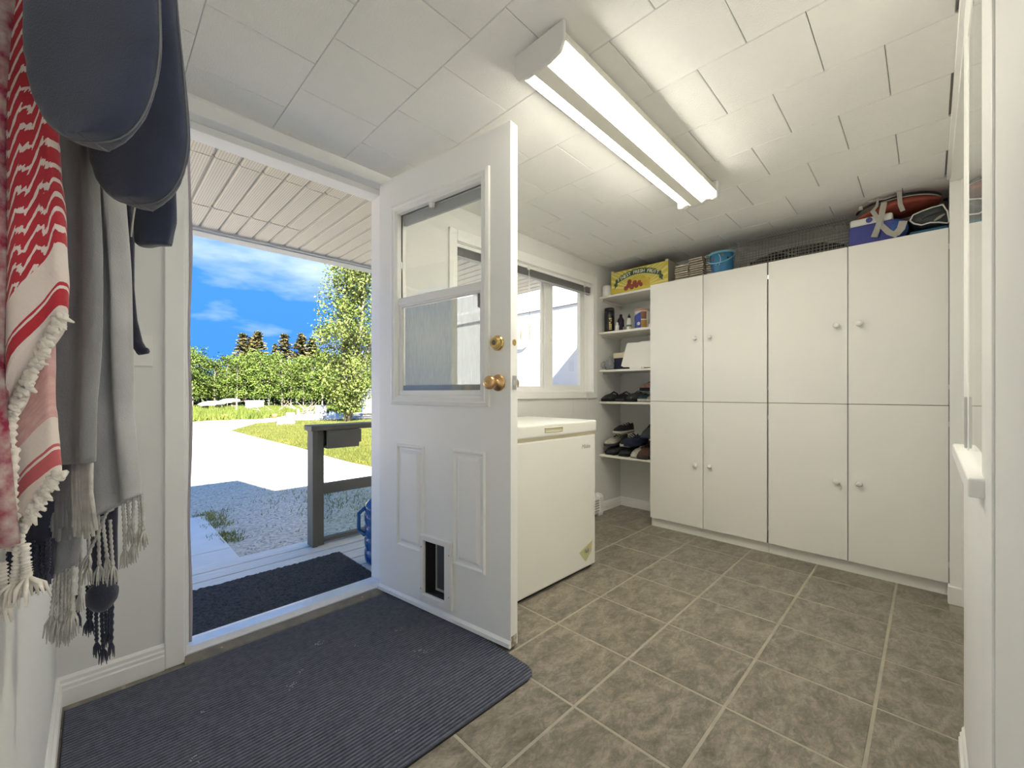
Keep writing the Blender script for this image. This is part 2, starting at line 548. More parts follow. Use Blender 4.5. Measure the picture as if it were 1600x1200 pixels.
# ceiling: dark backing and staggered tiles
mb = MB()
mb.add([(XL - 0.1, YR - 2.2, zc(XL) + 0.008), (XB + 0.1, YR - 2.2, zc(XB) + 0.008), (XB + 0.1, YW + 0.02, zc(XB) + 0.008), (XL - 0.1, YW + 0.02, zc(XL) + 0.008),
        (XL - 0.1, YR - 2.2, 2.25), (XB + 0.1, YR - 2.2, 2.25), (XB + 0.1, YW + 0.02, 2.25), (XL - 0.1, YW + 0.02, 2.25)],
       [(0, 1, 2, 3), (4, 5, 6, 7), (0, 1, 5, 4), (1, 2, 6, 5), (2, 3, 7, 6), (3, 0, 4, 7)])
ceiling = struct('ceiling', mb, M_CEILGAP)
TP = 0.3048
k = -3
for col in range(-3, 11):
    x0, x1 = clipint(0.53 + TP * col, 0.53 + TP * (col + 1), XL, XB)
    if x1 - x0 < 0.02: continue
    y_first = 1.32 if col % 2 == 0 else 1.472
    for r in range(-7, 5):
        y0, y1 = clipint(y_first + TP * r, y_first + TP * (r + 1), YR, YW)
        if y1 - y0 < 0.02: continue
        w, d = x1 - x0 - 0.0012, y1 - y0 - 0.0022
        xm = (x0 + x1) / 2
        link('ceiling_tile', tile_mesh(w, d, 0.012, M_CEIL, 0.0022, 'ceiling_tile'), ceiling, (xm, (y0 + y1) / 2, zc(xm) - 0.002), (PI, -TILT * -1, 0))

# walls
DX0, DX1, DZ1 = 0.225, 1.065, 2.072                 # doorway
WX0, WX1, WZ0, WZ1 = 1.50, 2.895, 1.010, 1.890    # window
wall_door = struct('wall_door', plate(MB(), XL - 0.1, XB + 0.1, -0.02, 2.25, YW, YO, [(DX0, DX1, -0.02, DZ1), (WX0, WX1, WZ0, WZ1)]), M_WALL)
wall_left = struct('wall_left', MB().box(XL - 0.1, XL, -2.3, YW + 0.01, -0.02, 2.25), M_WALL)
wall_back = struct('wall_back', MB().box(XB, XB + 0.1, -2.3, YW + 0.01, -0.02, 2.25), M_WALL)
IWX0, IWX1, IWZ0, IWZ1 = 1.13, 1.56, 0.854, 1.90
wall_right = struct('wall_right', plate(MB(), XL - 0.05, 3.345, -0.02, 2.25, YR - 0.12, YR, [(IWX0, IWX1, IWZ0, IWZ1), (1.715, 2.90, -0.02, 2.02), (-0.06, 0.67, -0.02, 2.02)]), M_WALL)  # last opening is added, lets fill light in from behind the camera
# added unseen room behind the camera: doorway and sunny window send in fill light
wall_far = struct('wall_fill_room', plate(MB(), XL - 0.1, XB + 0.1, -0.02, 2.25, -2.4, -2.3, [(0.05, 3.2, 0.75, 1.92)]), M_WALL)
floor_fill = struct('floor_fill_room', MB().box(XL, XB, -2.3, YR - 0.12, -0.0014, 0.0005), mat('fill_room_floor', (0.74, 0.70, 0.64), 0.4, var=0.08, vscale=4))
w3 = empty('window_fill', (1.6, -2.35, 0.75), kind='structure')  # added window, its sunlight bounces into the entry as fill
obj('window_frame', plate(MB(), 0.05, 3.2, 0.75, 1.92, -2.37, -2.33, [(0.10, 1.08, 0.80, 1.87), (1.13, 2.12, 0.80, 1.87), (2.17, 3.15, 0.80, 1.87)]), M_TRIM, w3)
for (a_, b_) in ((0.10, 1.08), (1.13, 2.12), (2.17, 3.15)):
    obj('pane', MB().box(a_, b_, -2.352, -2.348, 0.80, 1.87), M_GLASS, w3)
d3 = empty('door_fill', (0.3, YR, 0), kind='structure')  # frame of the added fill-light doorway
obj('jamb', MB().box(0.652, 0.6702, YR - 0.12, YR + 0.001, 0, 2.02), M_TRIM, d3)
obj('jamb', MB().box(-0.0602, -0.042, YR - 0.12, YR + 0.001, 0, 2.02), M_TRIM, d3)
obj('jamb', MB().box(-0.042, 0.652, YR - 0.12, YR + 0.001, 2.002, 2.0202), M_TRIM, d3)

# trims on the door wall
struct('trim_1', MB().prism([(YW - 0.018, zc(0) - 0.002), (YW, zc(0) - 0.022), (YW + 0.002, zc(0) - 0.022), (YW + 0.002, zc(0) + 0.0)], 'X', XL, XB), M_TRIM).rotation_euler = (0, 0, 0)
for i, (x, z0, z1) in enumerate(((2.655, 1.96, 2.075), (2.655, 0.08, 0.955))):
    struct('trim_%d' % (i + 2), MB().box(x - 0.016, x + 0.016, YW - 0.005, YW + 0.001, z0, z1), M_WALL, bev=0.002)
struct('trim_5', MB().box(2.395, 2.425, YR - 0.001, YR + 0.003, 2.03, 2.08), M_TRIM)
# crown above the right wall
struct('trim_6', MB().prism([(YR - 0.001, 2.035), (YR + 0.012, 2.04), (YR + 0.012, 2.12), (YR - 0.001, 2.12)], 'X', XL, 2.94), M_TRIM)

def baseboard(name, axis, a, b, wall, sgn, h=0.092):
    p = [(wall, 0.0), (wall + sgn * 0.014, 0.0), (wall + sgn * 0.014, h * 0.55), (wall + sgn * 0.011, h * 0.6), (wall + sgn * 0.012, h * 0.72), (wall + sgn * 0.008, h * 0.78), (wall + sgn * 0.008, h * 0.9), (wall + sgn * 0.003, h), (wall, h)]
    return struct(name, MB().prism(p, axis, a, b), M_TRIM)
baseboard('baseboard_door_side', 'X', XL, 0.180, YW, -1)
baseboard('baseboard_window_side', 'X', 1.14, XB, YW, -1, 0.075)
baseboard('baseboard_left', 'Y', YR, YW, XL, 1)
baseboard('baseboard_back', 'Y', 1.50, YW, XB, -1, 0.075)
baseboard('baseboard_right', 'X', 0.69, 1.70, YR, 1, 0.08)

# doorway casing, jambs, sill
fr = empty('door_1', (0.64, YW, 0), kind='structure')
obj('casing', MB().box(0.180, 0.238, YW - 0.014, YW + 0.001, 0.0, 2.108), M_TRIM, fr, bev=0.004)
obj('casing', MB().box(0.180, 1.115, YW - 0.012, YW + 0.001, 2.050, 2.108), M_TRIM, fr, bev=0.004)
obj('casing', MB().box(1.066, 1.120, YW - 0.010, YW + 0.001, 0.0, 2.108), M_TRIM, fr, bev=0.004)
obj('jamb', MB().box(DX0, DX0 + 0.020, YW + 0.002, YO + 0.01, 0.0, DZ1), M_TRIM, fr, bev=0.002)
obj('jamb', MB().box(DX1 - 0.018, DX1, YW + 0.002, YO + 0.01, 0.0, DZ1), M_TRIM, fr, bev=0.002)
obj('jamb', MB().box(DX0 + 0.02, DX1 - 0.018, YW + 0.002, YO + 0.01, DZ1 - 0.02, DZ1), M_TRIM, fr, bev=0.002)
obj('door_stop', MB().box(DX0 + 0.02, DX0 + 0.034, YW + 0.052, YO + 0.01, 0.03, DZ1 - 0.02), M_TRIM, fr, bev=0.003)
obj('door_stop', MB().box(DX0 + 0.034, DX1 - 0.018, YW + 0.052, YO + 0.01, DZ1 - 0.050, DZ1 - 0.02), M_TRIM, fr, bev=0.003)
obj('weather_strip', MB().tube([(DX0 + 0.036 + 0.004 * math.sin(z * 9), YW + 0.056, z) for z in [0.04 + 0.05 * i for i in range(40)]], 0.006, 6), mat('weather_strip', (0.42, 0.38, 0.40), 0.6), fr, smooth=True)
obj('strike_plate', MB().box(DX0 + 0.0195, DX0 + 0.0215, YW + 0.012, YW + 0.038, 0.985, 1.055), M_BRASS, fr)
sill = MB().prism([(YW + 0.004, 0.0), (YW + 0.004, 0.022), (YW + 0.030, 0.034), (YW + 0.100, 0.030), (YO + 0.02, 0.012), (YO + 0.02, -0.04), (YW + 0.06, -0.04), (YW + 0.06, 0.0)], 'X', DX0, DX1)
obj('threshold', sill, M_ALU, fr, bev=0.002)
obj('threshold_strip', MB().prism([(YW - 0.045, 0.0), (YW - 0.040, 0.006), (YW - 0.004, 0.016), (YW + 0.005, 0.016), (YW + 0.005, 0.0)], 'X', 0.236, 1.07), M_BRONZE, fr)
for x in (0.35, 0.92):
    obj('screw', MB().lathe([(0.004, 0), (0.004, 0.002), (0.002, 0.003)], (x, YW - 0.02, 0.0105), 8), M_BRASS2, fr)

# window in the door wall
wn = empty('window_1', ((WX0 + WX1) / 2, YW, WZ0), kind='structure')
for (a, b, c, d) in ((WX0 - 0.055, WX0, WZ0 - 0.052, WZ1 + 0.068), (WX1, WX1 + 0.055, WZ0 - 0.052, WZ1 + 0.068), (WX0, WX1, WZ1, WZ1 + 0.068), (WX0, WX1, WZ0 - 0.052, WZ0)):
    obj('casing', MB().box(a, b, YW - 0.016, YW + 0.001, c, d), M_TRIM, wn, bev=0.004)
obj('liner', frame(MB(), WX0, WX1, WZ0, WZ1, [(-0.004, YW - 0.003), (0.004, YW - 0.003), (0.004, YO - 0.002), (-0.004, YO - 0.002)]), M_TRIM, wn)
yf = 2.04
obj('window_frame', plate(MB(), WX0, WX1, WZ0, WZ1, yf, YO - 0.005, [(WX0 + 0.03, WX1 - 0.03, WZ0 + 0.03, WZ1 - 0.03)]), M_TRIM, wn, bev=0.003)
s1 = (WX0 + 0.03, 2.425, WZ0 + 0.025, WZ1 - 0.025)
s2 = (2.395, WX1 - 0.03, WZ0 + 0.025, WZ1 - 0.025)
obj('sash', plate(MB(), s1[0], s1[1], s1[2], s1[3], yf + 0.022, yf + 0.04, [(s1[0] + 0.03, s1[1] - 0.05, s1[2] + 0.015, s1[3] - 0.02)]), M_TRIM, wn, bev=0.002)
obj('sash', plate(MB(), s2[0], s2[1], s2[2], s2[3], yf + 0.000, yf + 0.018, [(s2[0] + 0.085, s2[1] - 0.03, s2[2] + 0.03, s2[3] - 0.03)]), M_TRIM, wn, bev=0.002)
obj('pane', MB().box(s1[0] + 0.03, s1[1] - 0.05, yf + 0.030, yf + 0.033, s1[2] + 0.015, s1[3] - 0.02), M_GLASS, wn)
obj('pane', MB().box(s2[0] + 0.085, s2[1] - 0.03, yf + 0.008, yf + 0.011, s2[2] + 0.03, s2[3] - 0.03), M_GLASS, wn)
obj('latch', MB().box(2.440, 2.452, yf - 0.016, yf + 0.002, 1.40, 1.46).lathe([(0.010, 0), (0.012, 0.012), (0.006, 0.016)], (2.446, yf - 0.010, 1.425), 10), M_WHITEP, wn, bev=0.002)

# interior window in the right wall, its sill and its casing
w2 = empty('window_2', ((IWX0 + IWX1) / 2, YR, IWZ0), kind='structure')
obj('casing', MB().box(0.965, IWX0, YR - 0.001, YR + 0.004, 0.0, 2.075), M_TRIM, w2, bev=0.002)
obj('casing', MB().box(IWX1, 1.72, YR - 0.001, YR + 0.003, 0.0, 2.075), M_TRIM, w2, bev=0.002)
obj('apron', MB().box(IWX0, IWX1, YR - 0.001, YR + 0.003, 0.0, IWZ0 - 0.03), M_TRIM, w2)
obj('head_casing', MB().box(IWX0, IWX1, YR - 0.001, YR + 0.003, IWZ1, 2.035), M_TRIM, w2)
obj('window_sill', MB().box(1.065, 1.755, YR - 0.02, -0.0455, IWZ0 - 0.034, IWZ0), M_TRIM, w2, bev=0.004, seg=3)
obj('pane', MB().box(IWX0 - 0.004, IWX1 + 0.004, YR - 0.003, YR + 0.0015, IWZ0 - 0.004, IWZ1 + 0.004), M_GLASS, w2)
obj('latch_bar', MB().box(1.566, 1.574, YR + 0.003, YR + 0.008, IWZ0 + 0.005, 0.99), M_STEEL, w2, bev=0.002)
# doorway to the house in the right wall: jambs and the closed door set back in it
d2 = empty('door_2', (2.3, YR, 0), kind='structure')
obj('jamb', MB().box(2.875, 2.90, YR - 0.12, YR + 0.004, 0, 2.02), M_TRIM, d2, bev=0.002)
obj('jamb', MB().box(1.7155, 1.735, YR - 0.12, YR - 0.001, 0, 2.02), M_TRIM, d2, bev=0.002)
obj('jamb', MB().box(1.735, 2.875, YR - 0.12, YR + 0.002, 2.0, 2.02), M_TRIM, d2, bev=0.002)
obj('slab', MB().box(1.735, 2.875, YR - 0.118, YR - 0.080, 0.01, 2.0), M_DOOR, d2)
obj('plinth', MB().box(2.862, 2.905, YR - 0.06, YR + 0.010, 0.0, 0.085), M_TRIM, d2, bev=0.004)
obj('door_stop', MB().box(2.858, 2.8755, YR - 0.055, YR - 0.035, 0.085, 2.0), M_TRIM, d2)

# ================================================================== entry door (open)
hx, hy = 1.020, 1.968
fx, fy = 1.139, 1.146
DW = math.hypot(fx - hx, fy - hy)
ang = math.atan2(fy - hy, fx - hx)
door = empty('entry_door', (hx, hy, 0.0), (0, 0, ang), 'white half-glazed entry door standing open over the ribbed mat', 'door')
def SX(s): return DW - s
def dpart(name, mb, m, parent=door, **k):
    return obj(name, mb, m, parent, world=False, **k)
TH = 0.045
Z0, Z1 = 0.012, 2.055
wh = (SX(0.715), SX(0.118), 0.958, 1.897)
ch = (SX(0.487), SX(0.354), 0.090, 0.330)
dpart('slab', plate(MB(), 0, DW, Z0, Z1, 0, TH, [wh, ch]), M_DOOR, bev=0.0015)
# frame of the light: a raised moulding on either face
for sgn, y in ((-1, 0.0), (1, TH)):
    dpart('glazing_frame', frame(MB(), SX(0.730), SX(0.103), 0.943, 1.912, [(0.0, y), (0.002, y + sgn * 0.010), (0.016, y + sgn * 0.014), (0.024, y + sgn * 0.010), (0.036, y + sgn * 0.012), (0.046, y + sgn * 0.003), (0.048, y - sgn * 0.018)]), M_TRIM)
gx0, gx1 = SX(0.682), SX(0.151)
dpart('upper_pane', MB().box(gx0, gx1, 0.020, 0.024, 1.455, 1.866), M_GLASS)
dpart('meeting_rail', MB().box(gx0, gx1, 0.002, 0.030, 1.420, 1.458), M_TRIM, bev=0.004)
ls = dpart('lower_sash', plate(MB(), gx0, gx1, 0.990, 1.422, 0.006, 0.020, [(gx0 + 0.020, gx1 - 0.012, 1.012, 1.412)]), M_TRIM, bev=0.002)
obj('lower_pane', MB().box(gx0 + 0.02, gx1 - 0.012, 0.012, 0.015, 1.012, 1.412), M_GLASS, ls, world=False)
obj('insect_screen', MB().box(gx0 + 0.02, gx1 - 0.012, 0.026, 0.027, 1.03, 1.412), M_SCREEN, ls, world=False)
obj('screen_bar', MB().box(gx0 + 0.02, gx1 - 0.012, 0.0165, 0.026, 1.006, 1.036), mat('screen_bar', (0.28, 0.28, 0.27), 0.5), ls, world=False)
dpart('blind_rail', MB().box(gx0 + 0.005, gx1 - 0.005, 0.030, 0.044, 1.815, 1.862), mat('blind_rail', (0.42, 0.43, 0.44), 0.4), bev=0.003)
dpart('blind_bracket', MB().box(SX(0.470), SX(0.445), 0.004, 0.020, 1.842, 1.876), M_WHITEP, bev=0.003)
dpart('sash_clip', MB().box(SX(0.185), SX(0.152), 0.012, 0.03, 1.355, 1.425), mat('sash_clip', (0.36, 0.36, 0.34), 0.5), bev=0.006)
for (a, b, z0, z1) in ((SX(0.690), SX(0.493), 0.262, 0.757), (SX(0.310), SX(0.127), 0.262, 0.760)):
    dpart('raised_panel', frame(MB(), a, b, z0, z1, [(0.0, 0.0), (0.005, -0.009), (0.011, -0.009), (0.018, -0.0005), (0.027, -0.0005), (0.043, -0.009), (0.047, -0.0095)], cap=True), M_DOOR)
cat = dpart('pet_flap', plate(MB(), SX(0.511), SX(0.308), 0.060, 0.357, -0.014, 0.001, [ch]), M_WHITEP, bev=0.004, seg=3)
obj('tunnel', plate(MB(), ch[0], ch[1], ch[2], ch[3], 0.0, TH + 0.012, [(ch[0] + 0.006, ch[1] - 0.006, ch[2] + 0.006, ch[3] - 0.006)]), M_BLACK, cat, world=False)
obj('flap', MB().box(ch[0] + 0.044, ch[1] - 0.009, 0.028, 0.032, ch[2] + 0.018, ch[3] - 0.009), mat('smoked_flap', (0.10, 0.105, 0.10), 0.15, alpha=0.85), cat, world=False)
obj('flap_rim', plate(MB(), ch[0] + 0.040, ch[1] - 0.007, ch[2] + 0.014, ch[3] - 0.006, 0.025, 0.035, [(ch[0] + 0.048, ch[1] - 0.014, ch[2] + 0.024, ch[3] - 0.016)]), M_GREY, cat, world=False)
for (s, z) in ((0.503, 0.11), (0.500, 0.30), (0.322, 0.12), (0.322, 0.30)):
    obj('screw', MB().lathe([(0.0035, -0.0135), (0.0035, -0.0155), (0.002, -0.0162)], (SX(s), 0, z), 8, 'Y'), M_BRASS2, cat, world=False)
dpart('bottom_sweep', MB().prism([(-0.006, 0.012), (-0.012, 0.016), (-0.010, 0.030), (0.0, 0.040), (0.0, 0.012)], 'X', 0.0, DW), M_TRIM)
# deadbolt and knob (outside face, y<0)
db = dpart('deadbolt', MB().lathe([(0.030, 0.0), (0.031, -0.006), (0.027, -0.012), (0.022, -0.014), (0.021, -0.026), (0.019, -0.028)], (SX(0.062), 0, 1.197), 24, 'Y'), M_BRASS, smooth=False, bev=0.001)
obj('key_slot', MB().lathe([(0.010, -0.0275), (0.010, -0.0295), (0.008, -0.0297)], (SX(0.062), 0, 1.197), 16, 'Y').box(SX(0.062) - 0.0012, SX(0.062) + 0.0012, -0.0305, -0.029, 1.190, 1.204), M_BRONZE, db, world=False)
kn = dpart('door_knob', MB().lathe([(0.033, 0.0), (0.034, -0.004), (0.030, -0.010), (0.016, -0.014), (0.012, -0.022), (0.012, -0.032), (0.020, -0.040), (0.0265, -0.050), (0.0265, -0.060), (0.022, -0.068), (0.016, -0.069)], (SX(0.060), 0, 1.040), 28, 'Y'), M_BRASS2, smooth=True)
obj('key_slot', MB().lathe([(0.008, -0.0685), (0.008, -0.0715), (0.006, -0.072)], (SX(0.060), 0, 1.040), 14, 'Y'), M_BRASS, kn, world=False)
dpart('door_knob', MB().lathe([(0.033, TH), (0.034, TH + 0.004), (0.014, TH + 0.012), (0.012, TH + 0.03), (0.025, TH + 0.045), (0.025, TH + 0.06), (0.014, TH + 0.066)], (SX(0.060), 0, 1.040), 24, 'Y'), M_BRASS2, smooth=True)
dpart('latch_bolt', MB().box(DW - 0.001, DW + 0.0015, 0.010, 0.036, 1.012, 1.068).prism([(0.015, 1.030), (0.031, 1.030), (0.031, 1.050), (0.015, 1.050)], 'X', DW, DW + 0.010), M_STEEL)
dpart('bolt_plate', MB().lathe([(0.0125, DW - 0.001), (0.0125, DW + 0.0015), (0.007, DW + 0.003), (0.007, DW + 0.0022)], (0, 0.023, 1.197), 16, 'X'), M_BRASS)
for z in (0.25, 1.05, 1.85):
    dpart('hinge', MB().lathe([(0.006, z - 0.05), (0.006, z + 0.05)], (-0.004, TH + 0.003, 0), 10).box(0.0, 0.03, TH - 0.001, TH + 0.002, z - 0.045, z + 0.045), M_BRASS)
dpart('edge_scuff', MB().box(DW, DW + 0.0012, 0.004, 0.036, 0.014, 0.055), mat('scuffed_edge', (0.62, 0.55, 0.46), 0.7, col2=(0.15, 0.11, 0.09), vscale=60))

# light switch beside the door
sw = empty('light_switch', (0.118, YW, 1.094), (0, 0, 0), 'white rocker light switch on the wall behind the scarves', 'switch')
obj('cover_plate', MB().box(0.080, 0.150, YW - 0.006, YW + 0.0005, 1.094, 1.206), M_WHITEP, sw, bev=0.003)
obj('rocker', MB().prism([(YW - 0.0058, 1.118), (YW - 0.0095, 1.150), (YW - 0.0068, 1.183), (YW - 0.0058, 1.183)], 'X', 0.098, 0.132), M_WHITEP, sw)
# ================================================================== cabinets
XF = 2.955
def cabinet(y0, y1, label):
    c = empty('tall_cabinet', ((XF + XB) / 2, (y0 + y1) / 2, 0.0), (0, 0, 0), label, 'cabinet', 'tall white cabinets')
    obj('carcass', MB().box(XF + 0.019, XB - 0.002, y0 + 0.001, y1 - 0.001, 0.062, 1.806), M_CAB, c)
    obj('kickboard', MB().box(XF + 0.030, XF + 0.046, y0 + 0.001, y1 - 0.001, 0.0, 0.066), M_CAB, c)
    obj('gap_shade', MB().box(XF + 0.018, XF + 0.0195, y0 + 0.001, y1 - 0.001, 0.066, 1.806), M_GAPD, c)  # dark sheet behind the doors, paints shade into their gaps
    ym = (y0 + y1) / 2
    for (z0, z1, kz) in ((0.068, 0.9365, 0.505), (0.9395, 1.810, 1.378)):
        for side in (0, 1):
            a, b = (y0 + 0.0035, ym - 0.0018) if side == 0 else (ym + 0.0018, y1 - 0.0035)
            d = obj('cabinet_door', MB().box(XF, XF + 0.018, a, b, z0, z1), M_CAB, c, bev=0.0018)
            ky = ym - 0.050 if side == 0 else ym + 0.050
            obj('knob', MB().lathe([(0.007, 0.0), (0.0065, -0.008), (0.012, -0.013), (0.0155, -0.020), (0.014, -0.027), (0.008, -0.031)], (XF, ky, kz), 18, 'X'), M_WHITEP, d, smooth=True)
            d_y = a if side == 0 else b
            for hz in (z0 + 0.09, z1 - 0.09):
                obj('hinge', MB().box(XF + 0.004, XF + 0.016, d_y - (0.003 if side == 0 else 0.0), d_y + (0.0 if side == 0 else 0.003), hz - 0.012, hz + 0.012), M_STEEL, d)
    return c
cabinet(0.712, 1.490, 'white four-door cabinet next to the open shelves, under the blue bucket')
cabinet(-0.0685, 0.712, 'white four-door cabinet beside the right wall, under the red bag')

# shelves between window wall and cabinet
SHZ = (1.806, 1.507, 1.192, 0.929, 0.486)
SHN = ('top open shelf holding the yellow fruit box', 'open shelf carrying the black can and the tub', 'open shelf carrying the white board', 'open shelf carrying the sandals', 'lowest open shelf carrying the heap of shoes')
for z, nm in zip(SHZ, SHN):
    sh = empty('wall_shelf', (3.17, 1.73, z - 0.018), (0, 0, 0), 'white painted ' + nm, 'shelf', 'corner shelves')
    obj('board', MB().box(3.0, XB - 0.001, 1.4915, YW - 0.0005, z - 0.018, z), M_SHELF, sh, bev=0.003)
    obj('cleat', MB().box(3.03, XB - 0.002, YW - 0.016, YW - 0.001, z - 0.036, z - 0.0185), M_SHELF, sh)
    obj('cleat', MB().box(3.03, XB - 0.002, 1.492, 1.506, z - 0.036, z - 0.0185), M_SHELF, sh)

# ================================================================== chest freezer
fz = empty('chest_freezer', (1.625, 1.64, 0), (0, 0, 0), 'white chest freezer standing under the window behind the open door', 'freezer')
FX0, FX1, FY0, FY1 = 1.215, 2.050, 1.368, 1.905
obj('body', MB().box(FX0, FX1, FY0, FY1, 0.018, 0.764), M_FREEZER, fz, bev=0.008, seg=3)
obj('gasket', MB().box(FX0 + 0.004, FX1 - 0.004, FY0 + 0.003, FY1 - 0.004, 0.764, 0.778), M_FREEZER_Y, fz)
lid = obj('lid', MB().box(FX0 - 0.004, FX1 + 0.004, FY0 - 0.008, FY1, 0.778, 0.845), M_FREEZER, fz, bev=0.010, seg=3)
obj('handle', frame(MB(), 1.59, 1.735, 0.800, 0.826, [(0.0, FY0 - 0.0085), (0.003, FY0 - 0.012), (0.006, FY0 - 0.0095), (0.008, FY0 - 0.009)], cap=True), mat('handle_olive', (0.55, 0.52, 0.36), 0.5), lid)
obj('base_plinth', MB().box(FX0 + 0.02, FX1 - 0.02, FY0 + 0.02, FY1 - 0.02, 0.0, 0.02), M_BLACK, fz)
key = obj('lock_badge', MB().prism([(1.893, 0.117), (1.953, 0.054), (2.009, 0.100), (2.015, 0.160)], 'Y', FY0 - 0.0022, FY0 + 0.001), mat('yellowed_badge', (0.55, 0.53, 0.30), 0.4), fz)
obj('lock', MB().lathe([(0.014, 0.0), (0.014, -0.007), (0.010, -0.009), (0.004, -0.0085)], (1.959, FY0 - 0.002, 0.118), 16, 'Y'), M_STEEL, key)
text_mesh('Midea', 0.034, M_GREY, Matrix.Translation((1.955 - 1.625, FY0 - 0.0006 - 1.64, 0.700)) @ Matrix.Rotation(PI / 2, 4, 'X'), fz, 'brand_mark', shear=0.35)
# baseboard heater
ht = empty('baseboard_heater', (2.55, 1.92, 0.0), (0, 0, 0), 'low white baseboard heater along the wall past the freezer', 'heater')
obj('casing', MB().prism([(YW - 0.016, 0.02), (1.905, 0.02), (1.897, 0.05), (1.897, 0.145), (1.910, 0.165), (YW - 0.016, 0.170)], 'X', 2.12, 2.92), M_TRIM, ht, bev=0.002)
obj('end_cap', MB().prism([(YW - 0.016, 0.0), (1.900, 0.0), (1.891, 0.03), (1.891, 0.150), (1.905, 0.172), (YW - 0.016, 0.177)], 'X', 2.90, 2.955), M_TRIM, ht, bev=0.003)
for i in range(5):
    obj('grille_bar', MB().box(2.14, 2.90, 1.8955, 1.898, 0.045 + i * 0.02, 0.052 + i * 0.02), M_GREY, ht)

# ================================================================== ceiling lamp
lp = empty('fluorescent_lamp', (1.6, 0.858, 2.03), (0, 0, 0), 'long two-tube fluorescent lamp fixed to the tiled ceiling', 'lamp')
LX0, LX1 = 0.985, 2.215
y0, y1 = 0.762, 0.955
def zl(x): return zc(x) - 0.008
ym = (y0 + y1) / 2
prof = []
mb = MB()
# gull-wing reflector: spine in the middle, wings rising outward
pr = [(y0, 0.055), (y0 + 0.012, 0.020), (ym - 0.032, 0.026), (ym - 0.026, 0.092), (ym + 0.026, 0.092), (ym + 0.032, 0.026), (y1 - 0.012, 0.020), (y1, 0.055), (y1 + 0.002, 0.051), (y1 - 0.012, 0.012), (ym + 0.03, 0.004), (ym - 0.03, 0.004), (y0 + 0.012, 0.012), (y0 - 0.002, 0.051)]
for x in (LX0, LX1):
    mb.v += [(x, y, zl(x) - h) for (y, h) in pr]
n = len(pr)
mb.f = [(i, (i + 1) % n, n + (i + 1) % n, n + i) for i in range(n)]
obj('reflector', mb, M_REFL, lp)
mb = MB()
for (x, e) in ((LX0 - 0.002, 0), (LX1, 0)):
    poly = [(y0 - 0.004, 0.0), (y0 - 0.004, 0.085), (y0 + 0.02, 0.092), (y0 + 0.045, 0.080), (y0 + 0.070, 0.092), (y1 - 0.070, 0.092), (y1 - 0.045, 0.080), (y1 - 0.02, 0.092), (y1 + 0.004, 0.085), (y1 + 0.004, 0.0)]
    w = 0.012 if x < 1.5 else 0.030
    if x < 1.5:
        poly = [(y0 - 0.004, 0.0), (y0 - 0.004, 0.060), (y0 + 0.010, 0.086), (y0 + 0.05, 0.096), (y1 - 0.05, 0.096), (y1 - 0.010, 0.086), (y1 + 0.004, 0.060), (y1 + 0.004, 0.0)]
    obj('end_cap', MB().prism([(y, zl(x) - h) for (y, h) in poly], 'X', x - (w if x < 1.5 else 0), x + (0 if x < 1.5 else w)), M_LAMPW, lp, bev=0.003)
for yy in (y0 + 0.038, y1 - 0.038):
    pts = [(LX0 + 0.002 + (LX1 - LX0 - 0.004) * i / 6, yy, zl(LX0 + (LX1 - LX0) * i / 6) - 0.058) for i in range(7)]
    obj('tube', MB().tube(pts, 0.0255, 20), M_TUBE, lp, smooth=False)

t, b = nodes(M_TUBE)
tcl = t.nodes['Texture Coordinate']; sp = t.nodes.new('ShaderNodeSeparateXYZ'); t.links.new(tcl.outputs['Object'], sp.inputs[0])
dist = math_node(t, 'MINIMUM', math_node(t, 'SUBTRACT', sp.outputs[0], LX0 - 1.6), math_node(t, 'SUBTRACT', LX1 - 1.6, sp.outputs[0]))
mr = t.nodes.new('ShaderNodeMapRange'); mr.interpolation_type = 'SMOOTHSTEP'
mr.inputs['From Min'].default_value = 0.0; mr.inputs['From Max'].default_value = 0.16
mr.inputs['To Min'].default_value = 0.75; mr.inputs['To Max'].default_value = LAMP
t.links.new(dist, mr.inputs['Value']); t.links.new(mr.outputs[0], b.inputs['Emission Strength'])

fill_lamp = lp.copy(); COL.objects.link(fill_lamp)  # second lamp added out of view, brightens the near side of the entry
fill_lamp.location = (1.0, -1.15, 2.03)
fill_lamp['label'] = 'added two-tube fill lamp, out of view beyond the right wall'
for ch_ in list(lp.children):
    c2_ = ch_.copy(); COL.objects.link(c2_); c2_.parent = fill_lamp
# ================================================================== ribbed indoor mat
RIB = 0.0125
mb = MB()
my0, my1 = 0.985, 1.918
nr = int((my1 - my0) / RIB)
mx0, mx1 = XL + 0.018, 1.122
def mat_x(y):
    # rounded outer corner
    d = y - my0
    return mx1 - 0.0 if d > 0.06 else mx1 - (0.06 - math.sqrt(max(0, 0.06 ** 2 - (0.06 - d) ** 2)))
mat_o = empty('ribbed_doormat', (0.52, 1.45, 0.0), (0, 0, 0), 'large dark ribbed doormat inside the threshold', 'mat')
bk = MB().prism([(mx0, my0), (mx1 - 0.06, my0), (mx1 - 0.025, my0 + 0.012), (mx1 - 0.008, my0 + 0.03), (mx1, my0 + 0.06), (mx1, my1), (mx0, my1)], 'Z', 0.0003, 0.0040)
obj('backing', bk, M_BLACK, mat_o)
for i in range(nr):
    ya = my0 + 0.004 + i * RIB
    xe = mat_x(ya + RIB / 2) - 0.006
    mb.prism([(ya, 0.003), (ya + RIB * 0.12, 0.0090), (ya + RIB * 0.38, 0.0105), (ya + RIB * 0.62, 0.0090), (ya + RIB * 0.72, 0.003)], 'X', mx0 + 0.004, xe)
ribs = obj('ribbed_pile', mb, M_MAT, mat_o)
ribs['kind'] = 'stuff'
